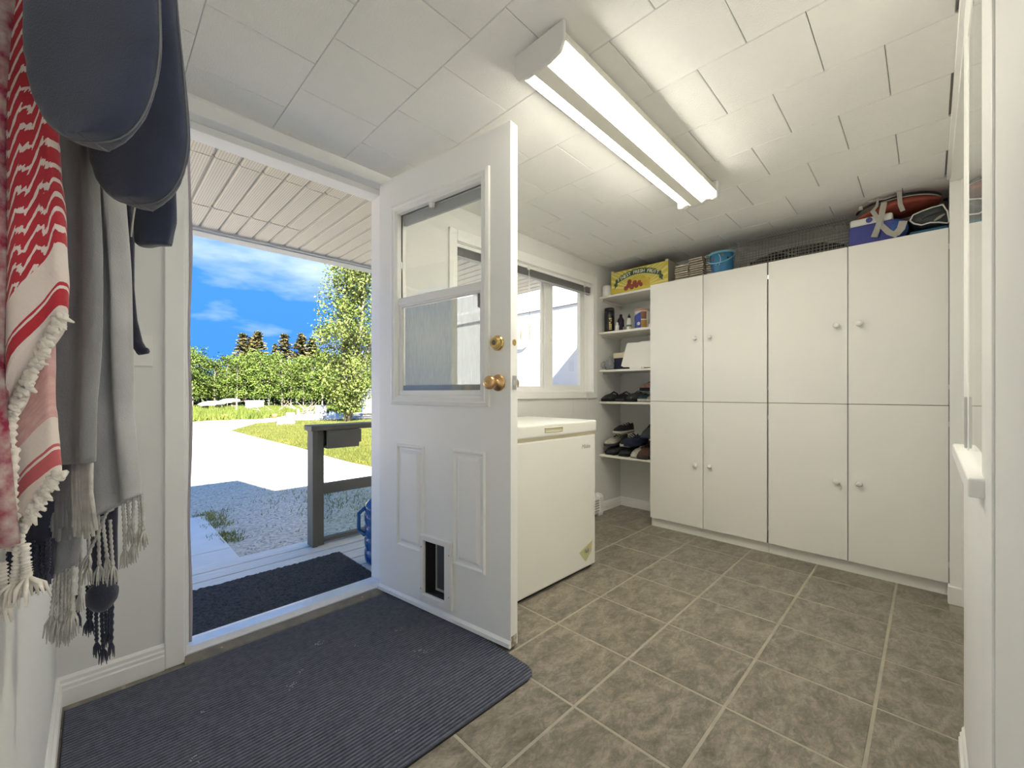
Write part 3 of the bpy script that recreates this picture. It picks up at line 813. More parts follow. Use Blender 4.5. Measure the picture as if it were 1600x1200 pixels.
# lint specks: pale patches in the pile
t, b = nodes(M_MAT)
tc = t.nodes['Texture Coordinate']
vo = t.nodes.new('ShaderNodeTexVoronoi'); vo.inputs['Scale'].default_value = 55
t.links.new(tc.outputs['Object'], vo.inputs['Vector'])
nz = t.nodes.new('ShaderNodeTexNoise'); nz.inputs['Scale'].default_value = 5.0
t.links.new(tc.outputs['Object'], nz.inputs['Vector'])
f1 = math_node(t, 'LESS_THAN', vo.outputs['Distance'], math_node(t, 'MULTIPLY', math_node(t, 'SUBTRACT', nz.outputs['Fac'], 0.53), 1.6))
old = b.inputs['Base Color'].links[0].from_socket
t.links.new(mix_col(t, math_node(t, 'MULTIPLY', f1, 0.03), old, (0.6, 0.6, 0.62)), b.inputs['Base Color'])
M_LINT = mat('lint', (0.75, 0.75, 0.75), 0.9)
lint = MB()
for (u, v, n_) in ((458, 1070, 10), (500, 1005, 8), (655, 1018, 7), (668, 1017, 5), (625, 1142, 3), (470, 1050, 4), (620, 985, 4), (300, 1190, 4), (310, 1115, 2), (555, 1010, 2)):
    t_ = 0.99 / ((v - CY) / FPX)
    c = at(u, v, t_)
    for i in range(n_):
        p = c + Vector((R.gauss(0, 0.010), R.gauss(0, 0.010), 0.0))
        p.z = 0.0098
        a = R.uniform(0, 6.28); l = R.uniform(0.0015, 0.005)
        d = Vector((math.cos(a), math.sin(a), 0)) * l
        q = Vector((-d.y, d.x, 0)) * 0.3
        lint.tube([p - d, p + q + Vector((0, 0, 0.0015)), p + d], 0.0005, 4)
ob = obj('lint', lint, M_LINT, mat_o); ob['kind'] = 'stuff'
# small brown chip on the floor by the freezer
thing('cardboard_scrap', MB().prism([(1.20, 1.245), (1.232, 1.225), (1.238, 1.262), (1.21, 1.275)], 'Z', 0.0005, 0.004), mat('brown_card', (0.30, 0.20, 0.13), 0.8), 'small brown scrap of cardboard on the floor under the door edge', 'scrap')

# ================================================================== blind on the window
bl = empty('window_blind', (2.2, YW + 0.04, 1.83), (0, 0, 0), 'raised grey mini blind bunched at the top of the window', 'blind')
obj('head_rail', MB().box(WX0 + 0.006, WX1 - 0.006, YW + 0.006, YW + 0.034, 1.865, 1.888), M_TRIM, bl, bev=0.002)
for i in range(9):
    z = 1.862 - i * 0.0052
    dx = R.uniform(-0.003, 0.003)
    obj('slat', MB().prism([(YW + 0.006, z), (YW + 0.020, z - 0.0018), (YW + 0.034, z), (YW + 0.034, z + 0.0007), (YW + 0.020, z - 0.001), (YW + 0.006, z + 0.0007)], 'X', WX0 + 0.012 + dx, WX1 - 0.012 + dx), M_BLIND, bl)
obj('bottom_rail', MB().box(WX0 + 0.012, WX1 - 0.012, YW + 0.008, YW + 0.033, 1.804, 1.814), M_BLIND, bl, bev=0.002)
M_CORD = mat('blind_cord', (0.78, 0.77, 0.74), 0.6)
for x in (2.135, 2.80):
    obj('cord_bracket', MB().box(x - 0.012, x + 0.012, YW + 0.003, YW + 0.036, 1.855, 1.889), M_WHITEP, bl, bev=0.002)
for (x, z) in ((2.795, 0.73), (2.805, 0.76)):
    obj('pull_cord', MB().tube([(x, YW + 0.008, 1.86), (x + 0.002, YW - 0.018, 1.5), (x, YW - 0.020, 1.1), (x, YW - 0.018, z)], 0.0013, 5), M_CORD, bl)
obj('tilt_wand', MB().tube([(2.14, YW + 0.008, 1.86), (2.142, YW + 0.004, 1.5), (2.145, YW + 0.004, 1.15)], 0.0035, 6), mat('clear_wand', (0.8, 0.8, 0.78), 0.1, alpha=0.5), bl)
# ================================================================== things on top of the cabinets
TOP = 1.8105
# yellow fruit box
fb = empty('fruit_box', (3.15, 1.615, 1.8105), (0, 0, 0), 'yellow printed fruit carton lying on the top shelf', 'box')
M_YEL = mat('yellow_card', (0.62, 0.52, 0.075), 0.6, var=0.08, vscale=6)
M_CARD = mat('grey_card', (0.42, 0.39, 0.34), 0.8, var=0.1)
bx0, by0, by1, bz0, bz1 = 3.012, 1.374, 1.856, 1.8105, 1.985
obj('front_panel', MB().box(bx0, bx0 + 0.006, by0, by1, bz0, bz1), M_YEL, fb)
obj('back_panel', MB().box(3.30, 3.306, by0, by1, bz0, bz1), M_CARD, fb)
obj('side_panel', MB().box(bx0 + 0.006, 3.30, by0, by0 + 0.006, bz0, bz1 + 0.008), M_CARD, fb)
obj('side_panel', MB().box(bx0 + 0.006, 3.30, by1 - 0.006, by1, bz0, bz1 + 0.008), M_CARD, fb)
obj('bottom', MB().box(bx0 + 0.006, 3.30, by0 + 0.006, by1 - 0.006, bz0, bz0 + 0.006), M_CARD, fb)
for yy in (by0, by1 - 0.022):
    obj('corner_tab', MB().box(bx0 - 0.001, bx0 + 0.02, yy, yy + 0.022, bz1 - 0.002, bz1 + 0.012), mat('pale_card%d' % (yy > 1.5), (0.70, 0.66, 0.5), 0.7), fb)
rays = MB()
for i in range(22):
    a0 = PI * (i + 0.1) / 22; a1 = a0 + 0.055
    cyy, czz = 1.615, bz0 + 0.02
    def rp(a, r):
        y = cyy - math.cos(a) * r; z = czz + math.sin(a) * r * 0.9
        return (bx0 - 0.0006, min(max(y, by0 + 0.004), by1 - 0.004), min(max(z, bz0 + 0.003), bz1 - 0.003))
    rays.add([rp(a0, 0.10), rp(a1, 0.10), rp(a1, 0.40), rp(a0, 0.40)], [(0, 1, 2, 3)])
obj('printed_rays', rays, mat('ray_yellow', (0.72, 0.66, 0.28), 0.6), fb)
# banner: arched green ribbon with lettering
def arc(f, off=0.0):
    """f 0..1 left to right on the front (left = larger y)"""
    y = 1.815 - f * (1.815 - 1.425)
    z = 1.872 + 0.062 * math.sin(PI * (0.06 + 0.88 * f)) + off
    return y, z
rib = MB(); N = 28
for i in range(N + 1):
    f = i / N
    for off in (0.0, 0.036):
        y, z = arc(f, off); rib.v.append((bx0 - 0.0012, y, z))
for i in range(N): rib.f.append((2 * i, 2 * i + 2, 2 * i + 3, 2 * i + 1))
for f0, sg in ((0.0, 1), (1.0, -1)):
    y, z = arc(f0)
    rib.add([(bx0 - 0.001, y - sg * 0.02, z - 0.012), (bx0 - 0.001, y + sg * 0.015, z - 0.038), (bx0 - 0.001, y + sg * 0.006, z - 0.020), (bx0 - 0.001, y + sg * 0.016, z + 0.000), (bx0 - 0.001, y - sg * 0.012, z + 0.022)], [(0, 1, 2, 3, 4)])
obj('printed_banner', rib, mat('banner_green', (0.055, 0.10, 0.055), 0.6), fb)
leaf = MB()
for i in range(12):
    y, z = arc(0.14 + 0.72 * i / 11, 0.038)
    leaf.add([(bx0 - 0.0014, y - 0.018, z), (bx0 - 0.0014, y, z + 0.006), (bx0 - 0.0014, y + 0.018, z + 0.002), (bx0 - 0.0014, y, z - 0.004)], [(0, 1, 2, 3)])
obj('printed_leaves', leaf, mat('leaf_print', (0.10, 0.19, 0.07), 0.6), fb)
M_LET = mat('letter_white', (0.80, 0.80, 0.70), 0.6)
msg = 'FINEST FRESH FRUIT'
for i, chh in enumerate(msg):
    if chh == ' ': continue
    f = 0.075 + 0.85 * i / (len(msg) - 1)
    y, z = arc(f, 0.018); y2, z2 = arc(f + 0.01, 0.018)
    a = math.atan2(z2 - z, -(y2 - y))
    Mx = Matrix(((0, 0, -1, bx0 - 0.0022), (-1, 0, 0, y), (0, 1, 0, z), (0, 0, 0, 1))) @ Matrix.Rotation(a, 4, 'Z')
    text_mesh(chh, 0.034, M_LET, Matrix.Translation((-3.15, -1.615, -1.8105)) @ Mx, fb, 'letter', bold=0.0008)
M_RED1 = mat('fruit_red', (0.32, 0.07, 0.05), 0.5, var=0.3, vscale=30)
M_ORG = mat('fruit_yellow', (0.62, 0.44, 0.06), 0.5, var=0.2, vscale=30)
fru = MB(); fru2 = MB()
for (y, z, r, kx) in ((1.72, 1.838, 0.020, 0), (1.695, 1.858, 0.022, 0), (1.67, 1.842, 0.022, 0), (1.69, 1.885, 0.020, 0), (1.645, 1.870, 0.020, 0), (1.63, 1.845, 0.020, 0), (1.605, 1.865, 0.018, 0), (1.59, 1.848, 0.018, 0), (1.57, 1.862, 0.024, 1), (1.545, 1.850, 0.024, 1), (1.575, 1.890, 0.022, 1), (1.53, 1.872, 0.018, 1)):
    (fru if kx == 0 else fru2).lathe([(r, 0.0), (r * 0.8, -0.0012 - 0.00005 * int(y * 1000 % 9)), (0.001, -0.0016)], (bx0 - 0.0005, y, z), 12, 'X')
obj('printed_fruit', fru, M_RED1, fb); obj('printed_fruit', fru2, M_ORG, fb)
# dark hump of cloth in the box
thing('dark_cloth', ellipsoid(MB(), (3.18, 1.63, 1.935), (0.10, 0.20, 0.095), 20, 10, fn=lambda p: Vector((p.x, p.y, p.z if p.z > 0 else p.z * 1.2)) * (1 + 0.10 * noise.noise(p * 2.3))), mat('dark_cloth', (0.085, 0.075, 0.062), 0.9, var=0.4, vscale=14), 'dark bundled cloth showing above the yellow fruit box', 'cloth', smooth=True)

# stacked egg trays
M_PULP = mat('paper_pulp', (0.50, 0.45, 0.37), 0.95, var=0.25, vscale=30, bump=0.4, bscale=150, rand=0.1)
def tray_mesh():
    mb = MB()
    w, d = 0.098, 0.25
    def fn(u, v):
        y = (u - 0.5) * w; x = (v - 0.5) * d
        e = max(abs(u - 0.5), abs(v - 0.5) * 1.0) * 2
        z = 0.0022 * math.cos(u * 2 * PI * 3) * math.cos(v * 2 * PI * 6)
        z += (0.0 if e < 0.96 else -0.002)
        return (x, y, z)
    mb.grid(18, 36, fn)
    # moulded rim below the cups, ribbed along its edge
    nrib = 16
    for q in range(nrib):
        x0 = -d / 2 + d * q / nrib
        mb.box(x0, x0 + d / nrib * 0.8, -w / 2 + 0.001, w / 2 - 0.001, -0.0112, -0.0015)
    mb.box(-d / 2 + 0.004, d / 2 - 0.004, -w / 2 + 0.003, w / 2 - 0.003, -0.0100, -0.0022)
    return mb
tm = mesh_of('egg_tray', tray_mesh()); tm.materials.append(M_PULP)
SN = ('beside the fruit box', 'second from the fruit box', 'behind the blue bucket')
for s, (y, n_, dx, tilt, x) in enumerate(((1.280, 8, 0.0, 0.0, 3.15), (1.178, 10, 0.0, 0.03, 3.155), (1.074, 11, 0.0, -0.02, 3.19))):
    for i in range(n_):
        o = link('egg_tray', tm, None, (x + R.uniform(-0.006, 0.006), y + R.uniform(-0.003, 0.003) + dx, TOP + 0.0105 + i * 0.0158), (0, 0, R.uniform(-0.02, 0.02)))
        pos = 'topmost' if i == n_ - 1 else ('lowest' if i == 0 else ('second', 'third', 'fourth', 'fifth', 'sixth', 'seventh', 'eighth', 'ninth', 'tenth')[i - 1] + ' from below')
        tag(o, 'grey-brown egg tray, %s in the stack %s' % (pos, SN[s]), 'egg tray', 'stacked egg trays ' + SN[s])

# blue bucket
bk_ = empty('toy_bucket', (3.085, 1.018, TOP), (0, 0, 0), 'small blue plastic bucket with handle on the cabinet top', 'bucket')
M_BLUE = mat('blue_plastic', (0.055, 0.24, 0.46), 0.35, var=0.05)
M_BLUEL = mat('light_blue_plastic', (0.22, 0.46, 0.62), 0.35)
cb = (3.085, 1.018, TOP)
obj('pail', MB().lathe([(0.060, 0.0), (0.062, 0.002), (0.074, 0.085), (0.083, 0.150), (0.080, 0.150), (0.071, 0.085), (0.058, 0.006), (0.001, 0.006)], cb, 28), M_BLUE, bk_, smooth=True)
obj('rim', MB().lathe([(0.082, 0.142), (0.089, 0.144), (0.090, 0.152), (0.086, 0.157), (0.080, 0.154), (0.080, 0.143)], cb, 28), M_BLUEL, bk_, smooth=True)
hp = []
for i in range(17):
    a = PI * i / 16
    hp.append((cb[0] - 0.088 * math.sin(a) * 0.98 - 0.012, cb[1] + 0.094 * math.cos(a), TOP + 0.142 - 0.072 * math.sin(a)))
obj('handle', MB().tube(hp, 0.0042, 8), M_BLUEL, bk_, smooth=True)
def on_pail(a, z):
    r = 0.062 + (z / 0.15) * 0.021 + 0.0012
    return (cb[0] - r * math.cos(a), cb[1] - r * math.sin(a), TOP + z)
for j, (a, z, r, m_) in enumerate(((-0.55, 0.108, 0.013, M_RED1), (0.32, 0.125, 0.011, mat('sticker_brown', (0.25, 0.15, 0.08), 0.5)), (-0.25, 0.070, 0.009, M_BLUEL), (-0.9, 0.07, 0.008, M_BLACK), (0.75, 0.105, 0.010, M_BLACK))):
    mb = MB()
    pts = [on_pail(a + r * 12 * 0.9 * math.cos(q) * (0.6 + 0.4 * math.cos(5 * q) ** 2), z + r * math.sin(q) * (0.7 + 0.3 * math.cos(5 * q) ** 2)) for q in [2 * PI * i / 20 for i in range(20)]]
    mb.v = [on_pail(a, z)] + pts
    mb.f = [(0, 1 + i, 1 + (i + 1) % 20) for i in range(20)]
    obj('printed_picture', mb, m_, bk_)
sq = MB().tube([on_pail(0.02 + 0.14 * math.sin(q * 3.3), 0.135 - 0.075 * q) for q in [i / 14 for i in range(15)]], 0.0016, 5)
obj('printed_swirl', sq, M_WHITEP, bk_)

# wire crate: thin welded wire panels
M_WIRE = mat('galvanised_wire', (0.42, 0.41, 0.38), 0.4, metal=0.6)
M_WIRED = mat('dull_wire', (0.30, 0.29, 0.26), 0.6, metal=0.4)
def wire_panel(p0, eu, ev, nu, nv, r):
    mb = MB()
    p0, eu, ev = Vector(p0), Vector(eu), Vector(ev)
    for i in range(nu + 1):
        a = p0 + eu * (i / nu); mb.tube([a, a + ev], r, 4, cap=False)
    for j in range(nv + 1):
        a = p0 + ev * (j / nv); mb.tube([a, a + eu], r, 4, cap=False)
    return mb
cr = empty('wire_crate', (3.17, 0.62, TOP), (0, 0, 0), 'folded wire mesh crate on top of the cabinets', 'crate')
ps = [((3.02, 0.34, TOP + 0.002), (0, 0.585, 0), (0, 0, 0.155), 30, 8, 0.0011, M_WIRE),
      ((3.06, 0.33, TOP + 0.002), (0, 0.59, 0), (0.02, 0, 0.19), 32, 11, 0.0010, M_WIRED),
      ((3.14, 0.33, TOP + 0.002), (0, 0.59, 0), (0.02, 0, 0.20), 32, 11, 0.0012, M_WIRED),
      ((3.02, 0.925, TOP + 0.002), (0.29, 0, 0), (0, 0, 0.155), 14, 8, 0.0011, M_WIRE),
      ((3.02, 0.34, TOP + 0.195), (0, 0.58, 0), (0.29, 0, 0.004), 40, 18, 0.0011, M_WIRED)]
for (p, eu, ev, nu, nv, r, m_) in ps:
    o = obj('wire_panel', wire_panel(p, eu, ev, nu, nv, r), m_, cr); o['kind'] = 'stuff'
obj('wire_rod', MB().tube([(3.015, 0.86, TOP + 0.150), (3.012, 0.52, TOP + 0.005)], 0.0016, 6), M_WIRE, cr)
thing('dark_bundle', ellipsoid(MB(), (3.275, 0.63, TOP + 0.078), (0.05, 0.28, 0.077), 16, 8, fn=lambda p: p * (1 + 0.15 * noise.noise(p * 3))), mat('dark_bundle', (0.035, 0.033, 0.03), 0.9), 'dark bundle lying at the wall behind the wire crate', 'bundle', smooth=True)

# soft cooler: blue body, white lid, grey straps
M_CBLUE = mat('cooler_blue', (0.065, 0.075, 0.30), 0.6, var=0.1, vscale=14)
M_CBLUE2 = mat('cooler_blue_side', (0.05, 0.12, 0.42), 0.5, var=0.15, vscale=10)
M_STRAP = mat('strap_webbing', (0.44, 0.43, 0.385), 0.8, var=0.12, vscale=30)
co = empty('soft_cooler', (3.1, 0.2, TOP), (0, 0, 0), 'blue soft cooler bag with white lid, under the red bag', 'cooler bag')
obj('body', MB().box(3.005, 3.26, 0.135, 0.322, TOP, TOP + 0.118), M_CBLUE, co, bev=0.010, seg=3)
obj('lid', MB().box(3.010, 3.255, 0.140, 0.319, TOP + 0.116, TOP + 0.158), M_WHITEP, co, bev=0.012, seg=3)
obj('lid_button', MB().lathe([(0.014, 0.0), (0.014, -0.003), (0.010, -0.004)], (3.009, 0.236, TOP + 0.138), 16, 'X'), M_CBLUE, co)
def ribbon(pts, w, up=(0, 0, 1), th=0.002):
    mb = MB(); m = len(pts); pts = [Vector(p) for p in pts]
    for i, p in enumerate(pts):
        d = pts[min(i + 1, m - 1)] - pts[max(i - 1, 0)]
        ww = w[i] if isinstance(w, (list, tuple)) else w
        s = Vector((0, d.z, -d.y))
        if s.length < 1e-6: s = Vector((0, 1, 0))
        s = s.normalized() * ww / 2
        for q in (p - s, p + s, p + s + Vector((th, 0, 0)), p - s + Vector((th, 0, 0))):
            mb.v.append(tuple(q))
    for i in range(m - 1):
        for j in range(4):
            mb.f.append((4 * i + j, 4 * i + (j + 1) % 4, 4 * i + 4 + (j + 1) % 4, 4 * i + 4 + j))
    mb.f += [(3, 2, 1, 0), tuple(4 * (m - 1) + j for j in range(4))]
    return mb
def TP3(x, px, py):     # points read on the cabinet-top close-up, placed on the plane X=x
    u, v = 1260 + px / 6.667, 270 + py / 6.667
    a = (u - CX) / FPX
    p = at(u, v, x / (SQ * (1 + a)))
    return p
obj('strap', ribbon([TP3(2.998, 745, 270), TP3(2.995, 735, 340), TP3(2.99, 690, 400), TP3(2.99, 760, 500), TP3(2.99, 735, 590), TP3(2.99, 705, 670)], [0.008, 0.012, 0.020, 0.022, 0.026, 0.030]), M_STRAP, co)
obj('strap', ribbon([TP3(2.996, 810, 310), TP3(2.993, 790, 400), TP3(2.996, 770, 540), TP3(2.996, 860, 620), TP3(2.998, 950, 655)], 0.026), M_STRAP, co)
obj('strap', ribbon([TP3(2.997, 1010, 500), TP3(2.994, 985, 580), TP3(2.997, 930, 640)], 0.034), M_STRAP, co)
obj('side_pocket', ellipsoid(MB(), (3.06, 0.135, TOP + 0.068), (0.06, 0.055, 0.060), 16, 10), M_CBLUE2, co, smooth=True)
# red bag pressed under the ceiling
rb = empty('red_bag', (3.13, 0.12, 1.97), (0, 0, 0), 'puffy red bag with pale straps lying on the blue cooler', 'bag')
M_REDB = mat('red_nylon', (0.40, 0.095, 0.065), 0.65, var=0.2, vscale=9, bump=0.5, bscale=14, bdist=0.02)
Mr = Matrix.Rotation(math.radians(-4), 3, 'X')
def puff(p):
    f = 1 + 0.10 * noise.noise(p * 2.2 + Vector((3, 1, 0)))
    q = p * f
    taper = 0.72 + 0.28 * (-p.y)       # thicker towards the right wall
    return Vector((q.x, q.y, q.z * max(0.55, taper) * (1.0 if q.z > 0 else 0.5)))
obj('pouch', ellipsoid(MB(), (3.135, 0.126, 2.004), (0.135, 0.172, 0.066), 28, 16, M=Mr, fn=puff), M_REDB, rb, smooth=True)
zp = []
for i in range(25):
    a = PI * 0.06 + PI * 0.88 * i / 24
    zp.append((3.14 - 0.118 * math.sin(a) - 0.012, 0.128 + 0.172 * math.cos(a), 2.022 + 0.020 * math.sin(a)))
obj('zip_band', MB().tube(zp, 0.0065, 8), M_BLACK, rb, smooth=True)
obj('piping', MB().tube([(p[0] - 0.004, p[1], p[2] - 0.011) for p in zp[9:]], 0.003, 6), M_STRAP, rb, smooth=True)
obj('strap', ribbon([TP3(3.0, 965, 195), TP3(2.992, 970, 250), TP3(2.992, 978, 330), TP3(3.0, 1005, 398)], 0.019), M_STRAP, rb)
obj('seam_trim', MB().tube([TP3(3.0, 650, 300), TP3(2.996, 720, 290), TP3(2.996, 830, 270), TP3(3.0, 930, 235)], 0.003, 6), M_STRAP, rb)
obj('buckle', MB().box(3.0, 3.012, 0.262, 0.280, 2.012, 2.034), M_STRAP, rb, bev=0.003)
# grey bag with white piping
gb = empty('grey_bag', (3.1, 0.0, TOP), (0, 0, 0), 'folded grey bag with white piping in the corner beside the red bag', 'bag')
M_GREYB = mat('grey_nylon', (0.10, 0.105, 0.11), 0.6, var=0.4, vscale=10, bump=0.6, bscale=16, bdist=0.02)
outl = [(1080, 500), (1110, 440), (1200, 400), (1310, 360), (1420, 332), (1470, 400), (1488, 500), (1470, 525), (1380, 515), (1290, 518), (1200, 545), (1120, 530)]
poly = [TP3(3.03, a, b) for (a, b) in outl]
mb = MB()
mb.v = [tuple(p) for p in poly] + [(3.25, p.y, p.z * 0.98 + 0.03) for p in poly] + [tuple(sum(poly, Vector()) / len(poly) + Vector((-0.014, 0, 0)))]
n = len(poly)
mb.f = [(i, (i + 1) % n, n + (i + 1) % n, n + i) for i in range(n)] + [(i, 2 * n, (i + 1) % n) for i in range(n)] + [tuple(range(n, 2 * n))]
obj('pouch', mb, M_GREYB, gb, smooth=True)
obj('piping', MB().tube([TP3(3.026, a, b) for (a, b) in outl + outl[:1]], 0.0036, 6), M_WHITEP, gb, smooth=True)
obj('fold', MB().tube([TP3(3.02, 1200, 480), TP3(3.012, 1290, 430), TP3(3.015, 1400, 400)], [0.004, 0.010, 0.006], 8), M_GREYB, gb, smooth=True)
obj('fold', MB().tube([TP3(3.02, 1330, 500), TP3(3.012, 1390, 460), TP3(3.018, 1440, 430)], [0.003, 0.008, 0.004], 8), M_STRAP, gb, smooth=True)
thing('blue_mat', MB().box(3.00, 3.26, -0.066, 0.075, TOP, TOP + 0.026), mat('blue_foam', (0.035, 0.13, 0.24), 0.7), 'flat blue folded mat under the grey bag on the cabinet', 'mat', bev=0.008)
thing('black_pouch', ellipsoid(MB(), (3.16, 0.092, TOP + 0.080), (0.09, 0.032, 0.050), 18, 10, fn=lambda p: p * (1 + 0.08 * noise.noise(p * 2))), M_BLACK, 'black pouch squeezed between the cooler and the grey bag', 'pouch', smooth=True)
# ================================================================== things on the shelves
def shelf_pt(u, X): # y on the plane X
    a = (u - CX) / FPX
    return X * (1 - a) / (1 + a)
z1, z2, z3, z4, z5 = SHZ
yy = shelf_pt(944.5, 3.03)
thing('paper_roll', MB().lathe([(0.040, 0), (0.042, 0.004), (0.042, 0.080), (0.036, 0.090), (0.020, 0.092)], (3.045, 1.912, z1 + 0.0005), 20), M_WHITEP, 'white rounded cup at the window end of the top shelf', 'cup', smooth=True)
# tall black can with gold lettering
can = empty('spray_can', (3.055, 1.900, z2), (0, 0, 0), 'tall black can with gold lettering on the second shelf', 'can')
obj('body', MB().lathe([(0.040, 0.0), (0.042, 0.004), (0.042, 0.165), (0.038, 0.176)], (3.055, 1.900, z2 + 0.0005), 24), mat('black_gloss', (0.015, 0.014, 0.016), 0.25, coat=0.4), can, smooth=True)
obj('cap', MB().lathe([(0.039, 0.175), (0.040, 0.178), (0.040, 0.196), (0.037, 0.202), (0.01, 0.203)], (3.055, 1.900, z2), 24), M_BLACK, can, smooth=True)
M_GOLD = mat('gold_print', (0.58, 0.44, 0.10), 0.4)
mb = MB()
for i in range(6):
    for j in range(2):
        a = 0.50 + 0.30 * j; zz = 0.018 + 0.017 * i
        if (i + j) % 5 == 4: continue
        pts = []
        for (da, dz) in ((0, 0), (0.22, 0), (0.22, 0.011), (0, 0.011)):
            r = 0.0428; an = a + da
            pts.append((3.055 - r * math.cos(an), 1.900 - r * math.sin(an), z2 + zz + dz))
        mb.add(pts, [(0, 1, 2, 3)])
obj('gold_print', mb, M_GOLD, can)
thing('dark_bottle', MB().lathe([(0.028, 0), (0.028, 0.10), (0.012, 0.125), (0.012, 0.145), (0.001, 0.146)], (3.105, 1.822, z2 + 0.0005), 16), mat('dark_violet', (0.03, 0.02, 0.04), 0.3), 'short dark violet bottle just behind the tall black can', 'bottle', smooth=True)
wb = empty('white_bottle', (3.025, 1.808, z2), (0, 0, 0), 'tiny white bottle at the foot of the tall black can', 'bottle')
obj('body', MB().lathe([(0.014, 0), (0.015, 0.003), (0.015, 0.042), (0.007, 0.052)], (3.025, 1.808, z2 + 0.0005), 14), M_WHITEP, wb, smooth=True)
obj('cap', MB().lathe([(0.009, 0.050), (0.009, 0.064), (0.005, 0.070)], (3.025, 1.808, z2), 12), M_WHITEP, wb, smooth=True)
wb = empty('dropper_bottle', (3.045, 1.712, z2), (0, 0, 0), 'slim white bottle with a black cap on the second shelf', 'bottle')
obj('body', MB().lathe([(0.020, 0), (0.021, 0.003), (0.021, 0.082), (0.010, 0.096)], (3.045, 1.712, z2 + 0.0005), 16), mat('cream_label', (0.62, 0.62, 0.54), 0.5), wb, smooth=True)
obj('label_band', MB().lathe([(0.0214, 0.026), (0.0214, 0.040)], (3.045, 1.712, z2), 16), mat('green_band', (0.10, 0.16, 0.09), 0.5), wb, smooth=True)
obj('cap', MB().lathe([(0.011, 0.094), (0.011, 0.112), (0.004, 0.120), (0.004, 0.130)], (3.045, 1.712, z2), 12), M_BLACK, wb, smooth=True)
thing('small_tin', MB().lathe([(0.026, 0), (0.026, 0.034), (0.023, 0.036)], (3.10, 1.770, z2 + 0.0005), 18), M_GREY, 'low grey tin between the two small bottles', 'tin')
tb = empty('powder_tub', (3.065, 1.612, z2), (0, 0, 0), 'blue and white printed tub with a pinkish lid', 'tub')
c_ = (3.065, 1.612, z2 + 0.0005)
obj('body', MB().lathe([(0.050, 0), (0.052, 0.004), (0.054, 0.070), (0.056, 0.140)], c_, 28), mat('tub_white', (0.66, 0.65, 0.60), 0.4), tb, smooth=True)
def wrapband(a0, a1, zz0, zz1, slope, r=0.0572, n=14):
    mb = MB()
    for i in range(n + 1):
        a = a0 + (a1 - a0) * i / n
        for zv in (zz0, zz1 + slope * (i / n)):
            rr = 0.0526 + 0.0037 * zv / 0.14 + 0.0006
            mb.v.append((c_[0] - rr * math.cos(a), c_[1] - rr * math.sin(a), c_[2] + zv))
    for i in range(n): mb.f.append((2 * i, 2 * i + 2, 2 * i + 3, 2 * i + 1))
    return mb
obj('blue_print', wrapband(-1.6, 0.35, 0.004, 0.080, 0.045), mat('tub_blue', (0.04, 0.07, 0.30), 0.4), tb)
obj('brown_print', wrapband(0.36, 1.25, 0.006, 0.062, 0.0), mat('tub_ochre', (0.36, 0.20, 0.05), 0.4), tb)
obj('brown_print', wrapband(0.36, 1.15, 0.070, 0.128, 0.0), mat('tub_brown', (0.22, 0.09, 0.04), 0.4), tb)
obj('white_ring', MB().lathe([(0.012, 0.0), (0.013, -0.0015), (0.007, -0.0015), (0.007, 0.0)], (c_[0] - 0.0545, c_[1] - 0.002, c_[2] + 0.035), 16, 'X'), M_WHITEP, tb)
obj('lid', MB().lathe([(0.0575, 0.138), (0.058, 0.142), (0.058, 0.152), (0.053, 0.158), (0.030, 0.156)], (c_[0], c_[1], z2), 28), mat('tub_lid', (0.42, 0.26, 0.22), 0.4), tb, smooth=True)
thing('small_carton', MB().box(3.03, 3.08, 1.497, 1.540, z2 + 0.0005, z2 + 0.030), mat('small_white_card', (0.74, 0.71, 0.62), 0.6), 'small white carton against the cabinet side, second shelf', 'box', bev=0.002)
# third shelf
gj = empty('glass_jug', (3.05, 1.895, z3), (0, 0, 0), 'small clear glass jug at the wall end of the third shelf', 'jug')
obj('bowl', MB().lathe([(0.030, 0.0), (0.040, 0.010), (0.043, 0.040), (0.034, 0.070), (0.030, 0.078), (0.028, 0.078), (0.032, 0.068), (0.040, 0.040), (0.036, 0.012), (0.001, 0.006)], (3.05, 1.895, z3 + 0.0005), 20), mat('jug_glass', (0.85, 0.88, 0.9), 0.05, trans=0.9), gj, smooth=True)
obj('handle', MB().tube([(3.02, 1.925, z3 + 0.070), (3.005, 1.945, z3 + 0.060), (3.005, 1.948, z3 + 0.030), (3.018, 1.935, z3 + 0.015)], 0.004, 8), MATS['jug_glass'], gj, smooth=True)
obj('stopper', MB().lathe([(0.010, 0.076), (0.004, 0.090), (0.008, 0.100), (0.003, 0.112)], (3.05, 1.895, z3), 12), MATS['jug_glass'], gj, smooth=True)
nb = empty('lidded_box', (3.15, 1.815, z3), (0, 0, 0), 'dark blue box with a cream lid behind the white board', 'box')
obj('body', MB().box(3.08, 3.24, 1.755, 1.872, z3 + 0.0005, z3 + 0.098), mat('ink_blue', (0.018, 0.022, 0.05), 0.6), nb, bev=0.003)
obj('lid', MB().box(3.075, 3.245, 1.750, 1.877, z3 + 0.098, z3 + 0.142), mat('cream_lid', (0.62, 0.56, 0.40), 0.6), nb, bev=0.004)
